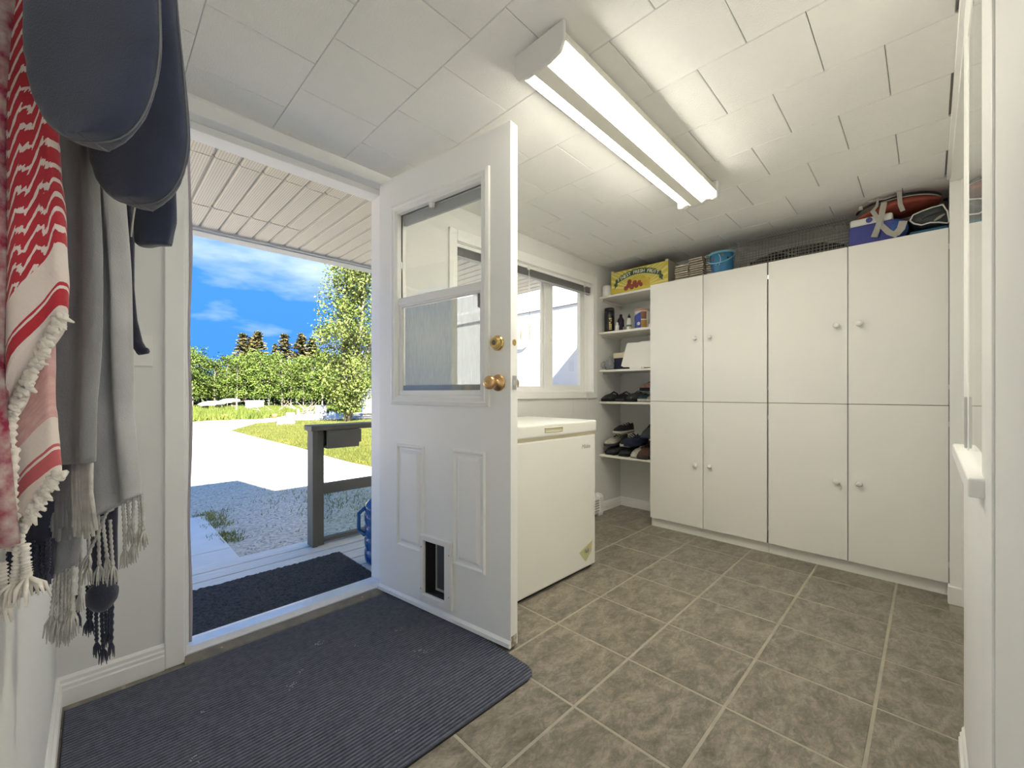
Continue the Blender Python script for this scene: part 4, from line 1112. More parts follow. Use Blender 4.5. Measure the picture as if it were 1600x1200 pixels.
# white board leaning
Mt = Matrix.Translation((3.035, 1.640, z3)) @ Matrix.Rotation(math.radians(10), 4, 'Y') @ Matrix.Rotation(math.radians(3), 4, 'X')
pol = [(-0.142, 0.020), (-0.118, 0.012), (0.120, 0.012), (0.142, 0.022), (0.118, 0.205), (0.108, 0.212), (0.020, 0.214), (-0.010, 0.222), (-0.055, 0.222), (-0.085, 0.226), (-0.132, 0.232)]
bd = empty('white_board', (3.05, 1.64, z3), (0, 0, 0), 'blank white plastic stand board leaning on the third shelf', 'board')
obj('panel', MB().prism(pol, 'X', -0.004, 0.008, M=Mt), mat('board_white', (0.80, 0.785, 0.73), 0.4), bd, bev=0.003)
obj('foot', MB().box(3.01, 3.06, 1.585, 1.690, z3 + 0.0005, z3 + 0.014), MATS['board_white'], bd, bev=0.003)

# shoes
def shoe_mesh(kind):
    """length along +x (toe at +), sole at z=0"""
    up = MB(); so = MB()
    Ls = [0.0, 0.03, 0.08, 0.14, 0.19, 0.23, 0.262, 0.280]
    Wd = [0.034, 0.068, 0.074, 0.078, 0.092, 0.094, 0.074, 0.030]
    Ht = {'sneaker': [0.082, 0.098, 0.086, 0.078, 0.070, 0.056, 0.044, 0.026], 'boot': [0.135, 0.150, 0.146, 0.118, 0.082, 0.066, 0.050, 0.028], 'sandal': [0.050, 0.075, 0.058, 0.060, 0.066, 0.056, 0.038, 0.022]}[kind]
    n = 12
    k0 = len(up.v)
    for i in range(8):
        w, h = Wd[i] / 2, Ht[i]
        for j in range(n):
            a = PI * j / (n - 1)
            y = w * math.cos(a); z = 0.020 + (h - 0.020) * (math.sin(a) ** 0.75)
            if i <= 3 and h > 0.05 and abs(j - (n - 1) / 2) < 2: z = 0.020 + (h - 0.020) * 0.62     # foot opening
            up.v.append((Ls[i], y, z))
    for i in range(7):
        for j in range(n - 1):
            a = k0 + i * n + j
            up.f.append((a, a + 1, a + n + 1, a + n))
    up.f.append(tuple(k0 + j for j in range(n)))
    up.f.append(tuple(k0 + 7 * n + j for j in range(n))[::-1])
    for zz in (0.0, 0.024):
        for i in range(8): so.v.append((Ls[i] - 0.003 + 0.006 * i / 7, Wd[i] / 2 + 0.003, zz + (0.006 if i == 7 and zz == 0 else 0)))
        for i in range(7, -1, -1): so.v.append((Ls[i] - 0.003 + 0.006 * i / 7, -Wd[i] / 2 - 0.003, zz + (0.006 if i == 7 and zz == 0 else 0)))
    so.f = [tuple(range(16))[::-1], tuple(range(16, 32))] + [(i, (i + 1) % 16, 16 + (i + 1) % 16, 16 + i) for i in range(16)]
    la = MB()
    for i in range(4):
        x = 0.115 + 0.024 * i; h = 0.088 - 0.009 * i if kind != 'boot' else 0.132 - 0.020 * i
        la.tube([(x, 0.026, h - 0.014), (x + 0.006, 0.0, h), (x, -0.026, h - 0.014)], 0.0030, 5)
    st = MB()
    for (x, h) in ((0.15, 0.080),):
        st.tube([(x, 0.048, 0.020), (x, 0.038, h * 0.75), (x, 0.0, h), (x, -0.038, h * 0.75), (x, -0.048, 0.020)], 0.0075, 6)
    return up, so, la, st
SHM = {}
for kd in ('sneaker', 'boot', 'sandal'):
    SHM[kd] = [mesh_of(nm, mb_) for nm, mb_ in zip(('upper', 'sole', 'laces', 'strap'), shoe_mesh(kd))]
    for me in SHM[kd]:
        for p in me.polygons: p.use_smooth = True
def fab(nm, c): return mat(nm, c, 0.85, var=0.35, vscale=30, bump=0.3, bscale=120)
F_BLK, F_CHAR, F_NAVY, F_WHT, F_BRN, F_TEAL, F_BEI, F_PINK = fab('shoe_black', (0.012, 0.012, 0.014)), fab('shoe_charcoal', (0.045, 0.047, 0.05)), fab('shoe_navy', (0.018, 0.026, 0.055)), fab('shoe_white', (0.52, 0.49, 0.42)), fab('shoe_brown', (0.10, 0.05, 0.04)), fab('shoe_teal', (0.04, 0.07, 0.075)), fab('shoe_beige', (0.30, 0.26, 0.20)), fab('shoe_pink', (0.30, 0.16, 0.12))
def shoe(kind, loc, rz, label, cu, cs, cat_='shoe', rx=0.0, ry=0.0, sc=1.0, group='shoes on the shelves'):
    o = empty('shoe' if kind != 'sandal' else 'sandal', loc, (rx, ry, rz), label, cat_, group)
    o.scale = (sc, sc, sc)
    for i, nm in enumerate(('upper', 'sole', 'laces', 'strap')):
        if nm == 'laces' and kind == 'sandal': continue
        if nm == 'strap' and kind != 'sandal': continue
        me = SHM[kind][i].copy()
        me.materials.clear(); me.materials.append(cs if nm == 'sole' else (cu if nm == 'upper' else cs))
        link(nm, me, o)
    return o
PW = PI     # toe towards the room (-x)
shoe('sandal', (3.27, 1.875, z4 + 0.001), PW - 0.15, 'charcoal strapped sandal nearest the wall on the fourth shelf', F_CHAR, F_BLK, 'sandal')
shoe('sandal', (3.28, 1.795, z4 + 0.001), PW + 0.05, 'black strapped sandal, second from the wall on the fourth shelf', F_BLK, F_CHAR, 'sandal')
shoe('sneaker', (3.29, 1.700, z4 + 0.001), PW, 'low dark grey shoe in the middle of the fourth shelf', F_CHAR, F_BLK)
shoe('sandal', (3.28, 1.610, z4 + 0.001), PW + 0.1, 'dark teal sandal with pale sole on the fourth shelf', F_TEAL, F_WHT, 'sandal')
shoe('sneaker', (3.25, 1.535, z4 + 0.001), PW - 0.05, 'beige shoe beside the cabinet on the fourth shelf', F_BEI, F_WHT, sc=0.82)
shoe('sandal', (3.29, 1.548, z4 + 0.088), PW - 0.1, 'pinkish brown sandal on top of the beige shoe', F_PINK, F_BLK, 'sandal')
# heap on the lowest shelf
shoe('sneaker', (3.29, 1.870, z5 + 0.001), PW - 0.05, 'charcoal shoe nearest the wall at the bottom of the heap', F_CHAR, F_BLK)
shoe('sneaker', (3.29, 1.770, z5 + 0.001), PW + 0.05, 'dark grey shoe, second from the wall at the heap bottom', F_CHAR, F_BLK)
shoe('sneaker', (3.285, 1.672, z5 + 0.001), PW + 0.1, 'white-toed shoe low in the middle of the heap', F_WHT, F_WHT)
shoe('boot', (3.27, 1.585, z5 + 0.001), PW, 'reddish brown boot at the cabinet end of the lowest shelf', F_BRN, F_CHAR)
shoe('sneaker', (3.27, 1.525, z5 + 0.001), PW, 'brown shoe squeezed against the cabinet on the lowest shelf', F_BRN, F_BLK, sc=0.85)
shoe('sneaker', (3.27, 1.862, z5 + 0.088), PW - 0.1, 'pale grey shoe lying on the charcoal shoe by the wall', F_WHT, F_CHAR, ry=0.06)
shoe('sneaker', (3.275, 1.768, z5 + 0.092), PW + 0.12, 'navy shoe with a white toe in the middle of the heap', F_NAVY, F_WHT, ry=0.05)
shoe('sneaker', (3.27, 1.672, z5 + 0.084), PW - 0.2, 'navy shoe lying over the white-toed shoe', F_NAVY, F_NAVY)
shoe('boot', (3.28, 1.570, z5 + 0.160), PW + 0.05, 'dark laced boot topping the heap beside the cabinet', F_CHAR, F_NAVY)
shoe('sneaker', (3.275, 1.815, z5 + 0.180), PW + 0.05, 'black shoe with a white band topping the heap', F_BLK, F_WHT)
# ================================================================== coats and scarves on the left wall
rack = empty('coat_rack', (XL, 0.85, 1.66), (0, 0, 0), 'white peg board holding the scarves on the left wall', 'coat rack')
obj('board', MB().box(XL, XL + 0.018, 0.25, 1.45, 1.64, 1.74), M_TRIM, rack, bev=0.004)
for y in (0.45, 0.72, 0.99, 1.26):
    obj('peg', MB().tube([(XL + 0.016, y, 1.69), (XL + 0.05, y, 1.695), (XL + 0.075, y, 1.715)], [0.008, 0.007, 0.010], 8), M_STEEL, rack, smooth=True)
E1 = Vector((SQ, -SQ, 0)); E2 = Vector((SQ, SQ, 0))

def drape(mb, rows, t, thick, folds=3.0, amp=0.35, ph=0.0, n=44, sub=5, dt=0.0, round_=0.0):
    """closed, folded cloth: rows = (vL, uL, vR, uR) from top to bottom at distance t"""
    rr = []
    for i in range(len(rows) - 1):
        for k in range(sub):
            f = k / sub
            p0, p1, p2, p3 = rows[max(i - 1, 0)], rows[i], rows[i + 1], rows[min(i + 2, len(rows) - 1)]
            rr.append([0.5 * (2 * b + (c - a) * f + (2 * a - 5 * b + 4 * c - d) * f * f + (3 * b - a - 3 * c + d) * f ** 3) for a, b, c, d in zip(p0, p1, p2, p3)])
    rr.append(list(rows[-1]))
    uvs = []
    k0 = len(mb.v)
    m = len(rr)
    for i, (vL, uL, vR, uR) in enumerate(rr):
        w = i / (m - 1)
        for j in range(n):
            a = 2 * PI * j / n
            x = math.cos(a)                       # -1 left .. 1 right
            s = (x + 1) / 2
            u = uL + (uR - uL) * s; v = vL + (vR - vL) * s
            d = thick * (abs(math.sin(a)) ** 0.7) * (1 if math.sin(a) > 0 else -1)
            if round_: d *= 1 - round_ * w ** 4
            fold = amp * thick * math.sin(folds * PI * s + ph + 1.2 * math.sin(2.2 * w + ph)) * (0.6 + 0.4 * w)
            p = at(u, v, t + dt * w)
            p = p + E2 * (-d + fold)
            p += E1 * 0.0015 * noise.noise(Vector((i * 0.35, j * 0.3, ph)))
            mb.v.append(tuple(p))
            hm = (vL + (vR - vL) * s)
            uvs.append((s * abs(uR - uL) * t / FPX, (rr[-1][0] + (rr[-1][2] - rr[-1][0]) * s - hm) * t / FPX))
    for i in range(m - 1):
        for j in range(n):
            mb.f.append((k0 + i * n + j, k0 + i * n + (j + 1) % n, k0 + (i + 1) * n + (j + 1) % n, k0 + (i + 1) * n + j))
    mb.f.append(tuple(k0 + j for j in range(n))[::-1])
    mb.f.append(tuple(k0 + (m - 1) * n + j for j in range(n)))
    mb.uv = (mb.uv or []) + uvs
    return mb

def tassel(pts, r=0.0035, head=0.008, flare=0.012, tl=0.035, mb=None):
    """a twisted cord that ends in a tuft"""
    mb = mb or MB()
    pts = [Vector(p) for p in pts]
    L_ = 14
    fine = []
    for i in range(len(pts) - 1):
        for k in range(L_): fine.append(pts[i].lerp(pts[i + 1], k / L_))
    fine.append(pts[-1])
    rad = [r * (1 + 0.28 * math.sin(i * 1.9)) for i in range(len(fine))]
    mb.tube(fine, rad, 7)
    e = pts[-1]; d = (pts[-1] - pts[-2]).normalized() * 0.5 + Vector((0, 0, -0.5)); d.normalize()
    mb.tube([e - d * head * 0.4, e + d * head * 0.2, e + d * head * 0.9], [head * 0.45, head * 0.62, head * 0.40], 7)
    sd = d.orthogonal().normalized(); se = d.cross(sd)
    for q in range(9):
        an = 2 * PI * q / 9 + R.uniform(-0.3, 0.3); rr_ = flare * R.uniform(0.35, 1.0)
        off = sd * math.cos(an) * rr_ + se * math.sin(an) * rr_
        ll = tl * R.uniform(0.8, 1.1)
        mb.tube([e + d * head * 0.4, e + d * ll * 0.45 + off * 0.75, e + d * ll + off], [head * 0.26, head * 0.30, head * 0.12], 5)
    return mb

# ---- keffiyeh material: red zigzags, hem stripes
def keffiyeh(name, zig_from, red, pale, zig=True, rough=0.95):
    m = mat(name, red, rough, sheen=0.2, bump=0.35, bscale=260)
    t, b = nodes(m)
    tc = t.nodes['Texture Coordinate']
    sp = t.nodes.new('ShaderNodeSeparateXYZ')
    t.links.new(tc.outputs['UV'], sp.inputs[0])
    U, V = sp.outputs[0], sp.outputs[1]
    nz = t.nodes.new('ShaderNodeTexNoise'); nz.inputs['Scale'].default_value = 150
    t.links.new(tc.outputs['UV'], nz.inputs['Vector'])
    nd = math_node(t, 'MULTIPLY', math_node(t, 'SUBTRACT', nz.outputs['Fac'], 0.5), 0.007)
    # zigzag: staircase of u and v
    tri = math_node(t, 'PINGPONG', math_node(t, 'ADD', U, nd), 0.0075)
    zz = math_node(t, 'FRACT', math_node(t, 'DIVIDE', math_node(t, 'ADD', math_node(t, 'ADD', V, nd), math_node(t, 'ADD', math_node(t, 'MULTIPLY', tri, 2.0), math_node(t, 'MULTIPLY', U, 0.35))), 0.0205))
    zmask = math_node(t, 'LESS_THAN', zz, 0.30)
    rp = t.nodes.new('ShaderNodeValToRGB')
    rp.color_ramp.interpolation = 'CONSTANT'
    els = rp.color_ramp.elements
    stops = [(0.0, 1), (0.010, 0), (0.0285, 1), (0.033, 0), (0.038, 1)]
    els[0].position = 0; els[0].color = (1, 1, 1, 1)
    els[1].position = stops[1][0]; els[1].color = (0, 0, 0, 1)
    for p_, c_2 in stops[2:]:
        e = els.new(p_); e.color = (c_2, c_2, c_2, 1)
    t.links.new(math_node(t, 'ADD', V, math_node(t, 'MULTIPLY', nd, 0.3)), rp.inputs[0])
    inz = math_node(t, 'GREATER_THAN', math_node(t, 'ADD', V, math_node(t, 'MULTIPLY', nd, 0.6)), zig_from)
    if zig:
        col = mix_col(t, inz, mix_col(t, rp.outputs[0], red, pale), mix_col(t, zmask, red, pale))
    else:
        col = mix_col(t, inz, mix_col(t, rp.outputs[0], red, pale), mix_col(t, nz.outputs['Fac'], (0.42, 0.20, 0.20), (0.60, 0.42, 0.40)))
    t.links.new(col, b.inputs['Base Color'])
    return m
RED, PALE = (0.36, 0.022, 0.035), (0.60, 0.53, 0.50)
M_KEF = keffiyeh('keffiyeh_zigzag', 0.085, RED, PALE)
M_KEF2 = keffiyeh('keffiyeh_knit', 0.072, (0.42, 0.10, 0.11), PALE, zig=False)
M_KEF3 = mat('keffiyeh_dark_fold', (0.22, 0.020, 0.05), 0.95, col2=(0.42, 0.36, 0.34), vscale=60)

T1 = 0.50
rs = empty('red_scarf', at(50, 870, T1), (0, 0, 0), 'red and white patterned scarf with white tassels on the left wall', 'scarf')
mb = drape(MB(), [(-190, 36, -190, 64), (-60, 22, -60, 72), (120, 14, 120, 76), (240, 14, 235, 82), (340, 12, 330, 92), (450, 10, 425, 96), (560, 8, 470, 94), (655, 6, 492, 90)], T1 - 0.012, 0.014, 2.4, 0.4, 0.4)
obj('upper_fold', mb, M_KEF, rs, smooth=True)
mb = drape(MB(), [(200, 20, 200, 70), (480, 14, 480, 78), (620, 14, 610, 77), (690, 12, 650, 78), (760, 10, 700, 84), (850, 6, 742, 88)], T1 + 0.022, 0.012, 2.0, 0.4, 1.6)
obj('lower_fold', mb, M_KEF2, rs, smooth=True)
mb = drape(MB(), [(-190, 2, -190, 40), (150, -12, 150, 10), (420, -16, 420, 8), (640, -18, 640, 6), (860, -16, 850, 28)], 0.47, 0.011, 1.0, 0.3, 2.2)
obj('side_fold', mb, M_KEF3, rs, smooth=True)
def tuft(p, d, l, r, mb):
    p = Vector(p); d = Vector(d).normalized()
    sw_ = Vector((R.uniform(-1, 1), R.uniform(-1, 1), R.uniform(-1, 1))) * l * 0.14
    mb.tube([p, p + d * l * 0.35 + sw_, p + d * l * 0.7 - sw_ * 0.6, p + d * l + sw_], [r * 0.8, r, r * 1.1, r * 0.35], 6)
for (a, b_, n_, dd) in (((95, 486), (10, 652), 20, (1, 0.35)), ((89, 735), (12, 850), 16, (1, 0.5))):
    for i in range(n_):
        f = (i + 0.5) / n_
        u = a[0] + (b_[0] - a[0]) * f; v = a[1] + (b_[1] - a[1]) * f
        mb = MB()
        p = at(u - 3, v - 2, T1 - 0.018)
        for q in range(3):
            dv = (E1 * dd[0] * R.uniform(0.5, 1.1) + Vector((0, 0, -dd[1] - R.uniform(-0.3, 0.7))) - E2 * R.uniform(0.0, 0.35))
            tuft(p + E1 * R.uniform(-0.002, 0.002), dv, R.uniform(0.011, 0.019), R.uniform(0.0026, 0.0040), mb)
        obj('tassel', mb, M_WFRINGE, rs, smooth=True)
for (pts, fl) in (([(30, 845), (28, 880), (24, 905)], 0.016), ([(38, 850), (40, 880), (42, 896)], 0.018), ([(2, 880), (4, 905), (3, 930)], 0.014), ([(20, 640), (16, 690), (14, 730)], 0.010), ([(10, 660), (8, 720), (10, 790)], 0.012), ([(22, 700), (18, 760), (20, 810)], 0.012)):
    obj('tassel', tassel([at(u, v, T1 - 0.02) for (u, v) in pts], 0.0045, 0.008, fl, 0.032), M_WFRINGE, rs, smooth=True)

# ---- long grey scarf
gs = empty('grey_scarf', at(140, 985, 0.66), (0, 0, 0), 'long grey wool scarf with knotted tassels beside the light switch', 'scarf')
mb = drape(MB(), [(-190, 110, -190, 150), (0, 92, 0, 150), (200, 78, 200, 150), (400, 74, 400, 160), (560, 72, 560, 158), (640, 72, 640, 152), (726, 74, 722, 148)], 0.575, 0.016, 3.2, 0.35, 0.2)
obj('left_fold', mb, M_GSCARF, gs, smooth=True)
mb = drape(MB(), [(-190, 130, -190, 170), (100, 140, 100, 176), (250, 150, 245, 184), (400, 156, 395, 198), (520, 152, 515, 204), (640, 148, 640, 210), (740, 148, 735, 219), (806, 152, 772, 222)], 0.625, 0.017, 3.4, 0.55, 2.5)
obj('right_fold', mb, mat('grey_wool_lit', (0.37, 0.375, 0.385), 0.95, var=0.25, vscale=10, bump=0.3, bscale=420, sheen=0.5), gs, smooth=True)  # same wool as the left fold, in its lit colour
mb = drape(MB(), [(700, 92, 700, 132), (800, 90, 800, 126), (894, 84, 888, 114)], 0.590, 0.010, 2.0, 0.4, 0.0)
obj('hem_fold', mb, M_GSCARF, gs, smooth=True)
for i in range(7):                                # soft strands under the left fold
    u = 82 + i * 9.5
    mb = MB()
    for q in range(5):
        uu = u + R.uniform(-4, 4)
        e = 826 + R.uniform(-6, 16) + (i % 2) * 6
        mb.tube([at(uu, 715, 0.575), at(uu + R.uniform(-2, 2), 770, 0.572), at(uu + (q - 2) * 3.0 + (i - 3) * 1.2, e, 0.568)], [0.0035, 0.0032, 0.0022], 6)
    obj('fringe_strand', mb, M_GFRINGE if i > 3 else M_GSCARF, gs, smooth=True)
for i, (ua, va, ub, vb) in enumerate(((88, 890, 81, 958), (93, 890, 90, 962), (99, 890, 97, 966), (104, 888, 104, 966), (110, 888, 109, 958), (114, 885, 113, 950))):
    obj('tassel', tassel([at(ua, va, 0.585), at((ua + ub) / 2, (va + vb) / 2, 0.583), at(ub, vb, 0.582)], 0.0022, 0.0050, 0.0085, 0.036), M_GFRINGE, gs, smooth=True)
for i, (ua, va, ub, vb) in enumerate(((192, 785, 195, 855), (199, 780, 202, 818), (209, 778, 208, 845), (217, 775, 219, 820), (221, 772, 224, 825), (154, 800, 155, 880), (160, 806, 167, 868), (172, 812, 176, 880), (138, 815, 139, 882), (126, 820, 125, 925), (167, 800, 140, 862))):
    obj('tassel', tassel([at(ua, va, 0.622), at((ua + ub) / 2 + R.uniform(-1, 1), (va + vb) / 2, 0.620), at(ub, vb, 0.618)], 0.0020, 0.0046, 0.0075, 0.030), M_GFRINGE, gs, smooth=True)

# ---- dark navy scarf behind it
T3 = 0.70
ns = empty('navy_scarf', at(150, 1028, T3), (0, 0, 0), 'dark navy scarf with long tassels behind the grey scarf', 'scarf')
mb = drape(MB(), [(-120, 140, -120, 190), (200, 150, 200, 200), (420, 150, 420, 206), (600, 140, 600, 190), (800, 134, 800, 180), (914, 142, 914, 178), (950, 150, 948, 168)], T3, 0.010, 2.0, 0.35, 0.8)
obj('hanging_end', mb, M_NAVY2, ns, smooth=True)
obj('knot', ellipsoid(MB(), at(160, 930, T3 - 0.012), (0.020, 0.020, 0.025), 16, 10, fn=lambda p: p * (1 + 0.15 * noise.noise(p * 2))), M_NAVY2, ns, smooth=True)
for (ua, va, ub, vb) in ((137, 915, 138, 965), (144, 915, 142, 966), (150, 945, 151, 1000), (158, 945, 161, 1010), (164, 945, 166, 985), (176, 900, 174, 1000), (172, 930, 170, 980), (121, 930, 122, 955)):
    obj('tassel', tassel([at(ua, va, T3), at((ua + ub) / 2, (va + vb) / 2, T3), at(ub, vb, T3)], 0.0026, 0.0040, 0.0070, 0.028), M_NAVY2, ns, smooth=True)
mb = drape(MB(), [(780, 36, 780, 88), (850, 40, 850, 82), (898, 44, 905, 80)], 0.57, 0.008, 2.0, 0.3, 0.3)
obj('hanging_end', mb, M_NAVY2, ns, smooth=True)
for (u, v) in ((50, 895), (58, 900), (68, 898), (75, 890), (14, 900), (22, 915)):
    obj('tassel', tassel([at(u, v - 50, 0.555), at(u, v - 20, 0.55), at(u - 1, v, 0.55)], 0.0026, 0.0040, 0.0065, 0.022), M_NAVY2, ns, smooth=True)

# ---- navy hooded jacket: two rounded flaps, a cuff and a drawcord
jk = empty('navy_jacket', at(230, 320, 0.60), (0, 0, 0), 'navy blue jacket with a rounded hem hanging above the scarves', 'jacket')
def lobe(rows, t, thick, ph):
    return drape(MB(), rows, t, thick, 1.2, 0.12, ph, n=48, sub=5)
def rounded(top_rows, uc, w, v0, ry, pw=0.75, n_=12):
    rows = list(top_rows)
    for q in range(n_ + 1):
        th = PI / 2 * q / n_ * 0.985
        hw = w * max(0.02, math.cos(th)) ** pw
        rows.append((v0 + ry * math.sin(th), uc - hw, v0 + ry * math.sin(th), uc + hw))
    return rows
r_out = rounded([(-190, 130, -190, 258), (-60, 126, -60, 270), (60, 128, 60, 281), (150, 136, 150, 289)], 217, 76.5, 210, 109)
r_in = rounded([(-190, 60, -190, 236), (-60, 46, -60, 246)], 146, 104, 55, 167, 0.72)
def flap(rows, t, thick, ph):
    mb = MB(); drape(mb, rows, t, thick, 1.2, 0.12, ph, n=56, sub=3); return mb
obj('outer_flap', flap(r_out, 0.560, 0.022, 0.5), M_NAVY, jk, smooth=True)
obj('inner_flap', flap(r_in, 0.440, 0.017, 0.0), M_NAVY, jk, smooth=True)
M_SEAM = mat('seam_grey', (0.14, 0.14, 0.15), 0.8)
for rows_, t_ in ((r_out, 0.558), (r_in, 0.438)):
    pth = [at(r_[1], r_[2] + 0.6, t_) for r_ in rows_[-6:]] + [at(r_[3] + 0.4, r_[2] + 0.6, t_) for r_ in rows_[::-1]]
    obj('hem_seam', MB().tube(pth, 0.0008, 6), M_SEAM, jk, smooth=True)
# cuff of a second garment and a dangling strap
cf = empty('navy_cloth', at(240, 385, 0.72), (0, 0, 0), 'dark blue folded cloth end peeping out below the jacket', 'cloth')
obj('fold', drape(MB(), [(-100, 216, -100, 262), (150, 212, 150, 268), (330, 208, 325, 272), (372, 208, 360, 268), (384, 216, 382, 264)], 0.71, 0.012, 2.0, 0.3, 0.3), M_NAVY, cf, smooth=True)
obj('fold', drape(MB(), [(280, 258, 280, 272), (350, 262, 348, 275)], 0.735, 0.006, 1.0, 0.2, 0.0, sub=3), M_NAVY, cf, smooth=True)
st = empty('navy_strap', at(215, 555, 0.66), (0, 0, 0), 'dark navy strap hanging beside the grey scarf, end curled', 'strap')
obj('strap_web', MB().tube([at(u, v, 0.665) for (u, v) in ((200, -60), (196, 150), (197, 280), (202, 380), (203, 450), (207, 500), (213, 535), (222, 549), (230, 548))], [0.006, 0.006, 0.006, 0.006, 0.0055, 0.006, 0.008, 0.008, 0.005], 8), M_NAVY2, st, smooth=True)
obj('drawcord', MB().tube([at(u, v, 0.655) for (u, v) in ((213, -60), (213, 310), (207, 350), (205, 370))], 0.0012, 5), M_STRAP, st)
# ================================================================== porch
ZD = -0.08
deck = empty('porch_deck', (1.6, 2.6, ZD - 0.3), (0, 0, 0), kind='structure')
pw = 0.1385
for i in range(8):
    y = YO + 0.022 + i * pw
    if y > 3.12: break
    obj('deck_plank', MB().box(-0.8, 4.16, y, y + pw - 0.012, ZD - 0.032, ZD), M_DECK, deck, bev=0.003)
obj('deck_rim', MB().box(-0.8, 4.16, 3.115, 3.145, ZD - 0.27, ZD - 0.034), M_DECK, deck)
for x in (-0.6, 0.6, 1.8, 3.0):
    obj('joist', MB().box(x, x + 0.04, YO + 0.02, 3.114, ZD - 0.16, ZD - 0.033), M_WOOD, deck)
# loop mat outside
def rug(u, v):
    x = 0.02 + 1.145 * u; y = 2.128 + 0.675 * v
    return (x, y, ZD + 0.016 + 0.008 * noise.noise(Vector((x * 55, y * 55, 0))) + 0.004 * noise.noise(Vector((x * 14, y * 14, 3))))
pm = empty('porch_mat', (0.6, 2.45, ZD), (0, 0, 0), 'black loop-pile mat lying on the porch just outside', 'mat')
obj('loop_pile', MB().grid(170, 100, rug), M_PMAT, pm, smooth=True)
obj('rubber_edge', plate(MB(), 0.005, 1.18, 2.125, 2.815, ZD + 0.0005, ZD + 0.006, axis='Z'), M_GREY, pm)
# water jug
M_JUG = mat('jug_blue', (0.06, 0.17, 0.42), 0.12, trans=0.55, ior=1.3)
wj = empty('water_jug', (1.332, 2.475, ZD), (0, 0, 0), 'big blue plastic water jug on the porch deck', 'water jug')
cj = (1.332, 2.475, ZD + 0.001)
pr = [(0.105, 0.0), (0.125, 0.012), (0.132, 0.03)]
z = 0.05
while z < 0.30:
    pr += [(0.135, z), (0.135, z + 0.035), (0.129, z + 0.045), (0.129, z + 0.052)]; z += 0.075
pr += [(0.134, 0.34), (0.128, 0.375), (0.095, 0.410), (0.045, 0.435), (0.030, 0.45), (0.028, 0.475)]
obj('bottle', MB().lathe(pr, cj, 32), M_JUG, wj, smooth=True)
obj('cap', MB().lathe([(0.031, 0.470), (0.032, 0.472), (0.032, 0.496), (0.028, 0.500)], cj, 20), M_WHITEP, wj, smooth=True)
obj('grip', MB().tube([(cj[0] - 0.11, cj[1] + 0.05, cj[2] + 0.36), (cj[0] - 0.155, cj[1] + 0.065, cj[2] + 0.32), (cj[0] - 0.155, cj[1] + 0.065, cj[2] + 0.22), (cj[0] - 0.12, cj[1] + 0.05, cj[2] + 0.18)], 0.012, 8), M_JUG, wj, smooth=True)

# railing
rl = empty('porch_railing', (2.0, 3.10, ZD), (0, 0, 0), 'dark olive wooden porch railing with clear lower panels', 'railing')
ry0, ry1 = 3.065, 3.110
obj('post', MB().box(1.075, 1.112, ry0 - 0.03, ry1 + 0.03, ZD, 0.735), M_RAIL, rl, bev=0.004)
obj('post', MB().box(1.113, 1.158, ry0 - 0.015, ry1 + 0.01, ZD, 0.735), M_RAIL, rl, bev=0.004)
obj('post', MB().box(2.60, 2.69, ry0 - 0.03, ry1 + 0.03, ZD, 0.735), M_RAIL, rl, bev=0.004)
obj('top_rail', MB().box(1.060, 4.15, ry0 - 0.05, ry1 + 0.05, 0.735, 0.772), M_RAIL, rl, bev=0.004)
obj('mid_rail', MB().box(1.158, 4.15, ry0, ry1, 0.275, 0.350), M_RAIL, rl, bev=0.004)
obj('bottom_rail', MB().box(1.158, 4.15, ry0, ry1, ZD + 0.012, ZD + 0.042), M_RAIL, rl, bev=0.004)
for (a, b_) in ((1.160, 2.598), (2.692, 4.14)):
    obj('clear_panel', MB().box(a, b_, ry0 + 0.018, ry0 + 0.023, ZD + 0.042, 0.275), M_GLASST, rl)
pb = empty('rail_box', (1.33, 3.05, 0.59), (0, 0, 0), 'olive wooden box hung under the porch top rail', 'box')
obj('side', MB().prism([(1.160, 0.734), (1.405, 0.734), (1.405, 0.640), (1.388, 0.640), (1.388, 0.608), (1.160, 0.608)], 'Y', ry0 - 0.075, ry0 - 0.055), M_RAIL, pb)
obj('side', MB().prism([(1.160, 0.734), (1.405, 0.734), (1.405, 0.640), (1.388, 0.640), (1.388, 0.608), (1.160, 0.608)], 'Y', ry1 + 0.02, ry1 + 0.04), M_RAIL, pb)
obj('floor_board', MB().box(1.160, 1.388, ry0 - 0.054, ry1 + 0.019, 0.608, 0.622), mat('rail_paint_light', (0.22, 0.25, 0.23), 0.5), pb)
obj('end_board', MB().box(1.388, 1.404, ry0 - 0.054, ry1 + 0.019, 0.642, 0.734), M_RAIL, pb)

# soffit: vented panels 4 inches wide, butt joints over the left half
M_SOFF = mat('vented_soffit', (0.72, 0.66, 0.54), 0.5)
t, b = nodes(M_SOFF)
tc = t.nodes['Texture Coordinate']
geo = t.nodes.new('ShaderNodeNewGeometry')
sp = t.nodes.new('ShaderNodeSeparateXYZ'); t.links.new(geo.outputs['Position'], sp.inputs[0])
PH = 0.0112
gx = math_node(t, 'SUBTRACT', math_node(t, 'FRACT', math_node(t, 'DIVIDE', sp.outputs[0], PH)), 0.5)
row = math_node(t, 'MODULO', math_node(t, 'FLOOR', math_node(t, 'DIVIDE', sp.outputs[0], PH)), 2.0)
gy = math_node(t, 'SUBTRACT', math_node(t, 'FRACT', math_node(t, 'ADD', math_node(t, 'DIVIDE', sp.outputs[1], PH * 1.3), math_node(t, 'MULTIPLY', row, 0.5))), 0.5)
rr = math_node(t, 'ADD', math_node(t, 'MULTIPLY', gx, gx), math_node(t, 'MULTIPLY', gy, gy))
hole = math_node(t, 'LESS_THAN', rr, 0.040)
t.links.new(mix_col(t, hole, (0.76, 0.69, 0.56), (0.24, 0.215, 0.18)), b.inputs['Base Color'])
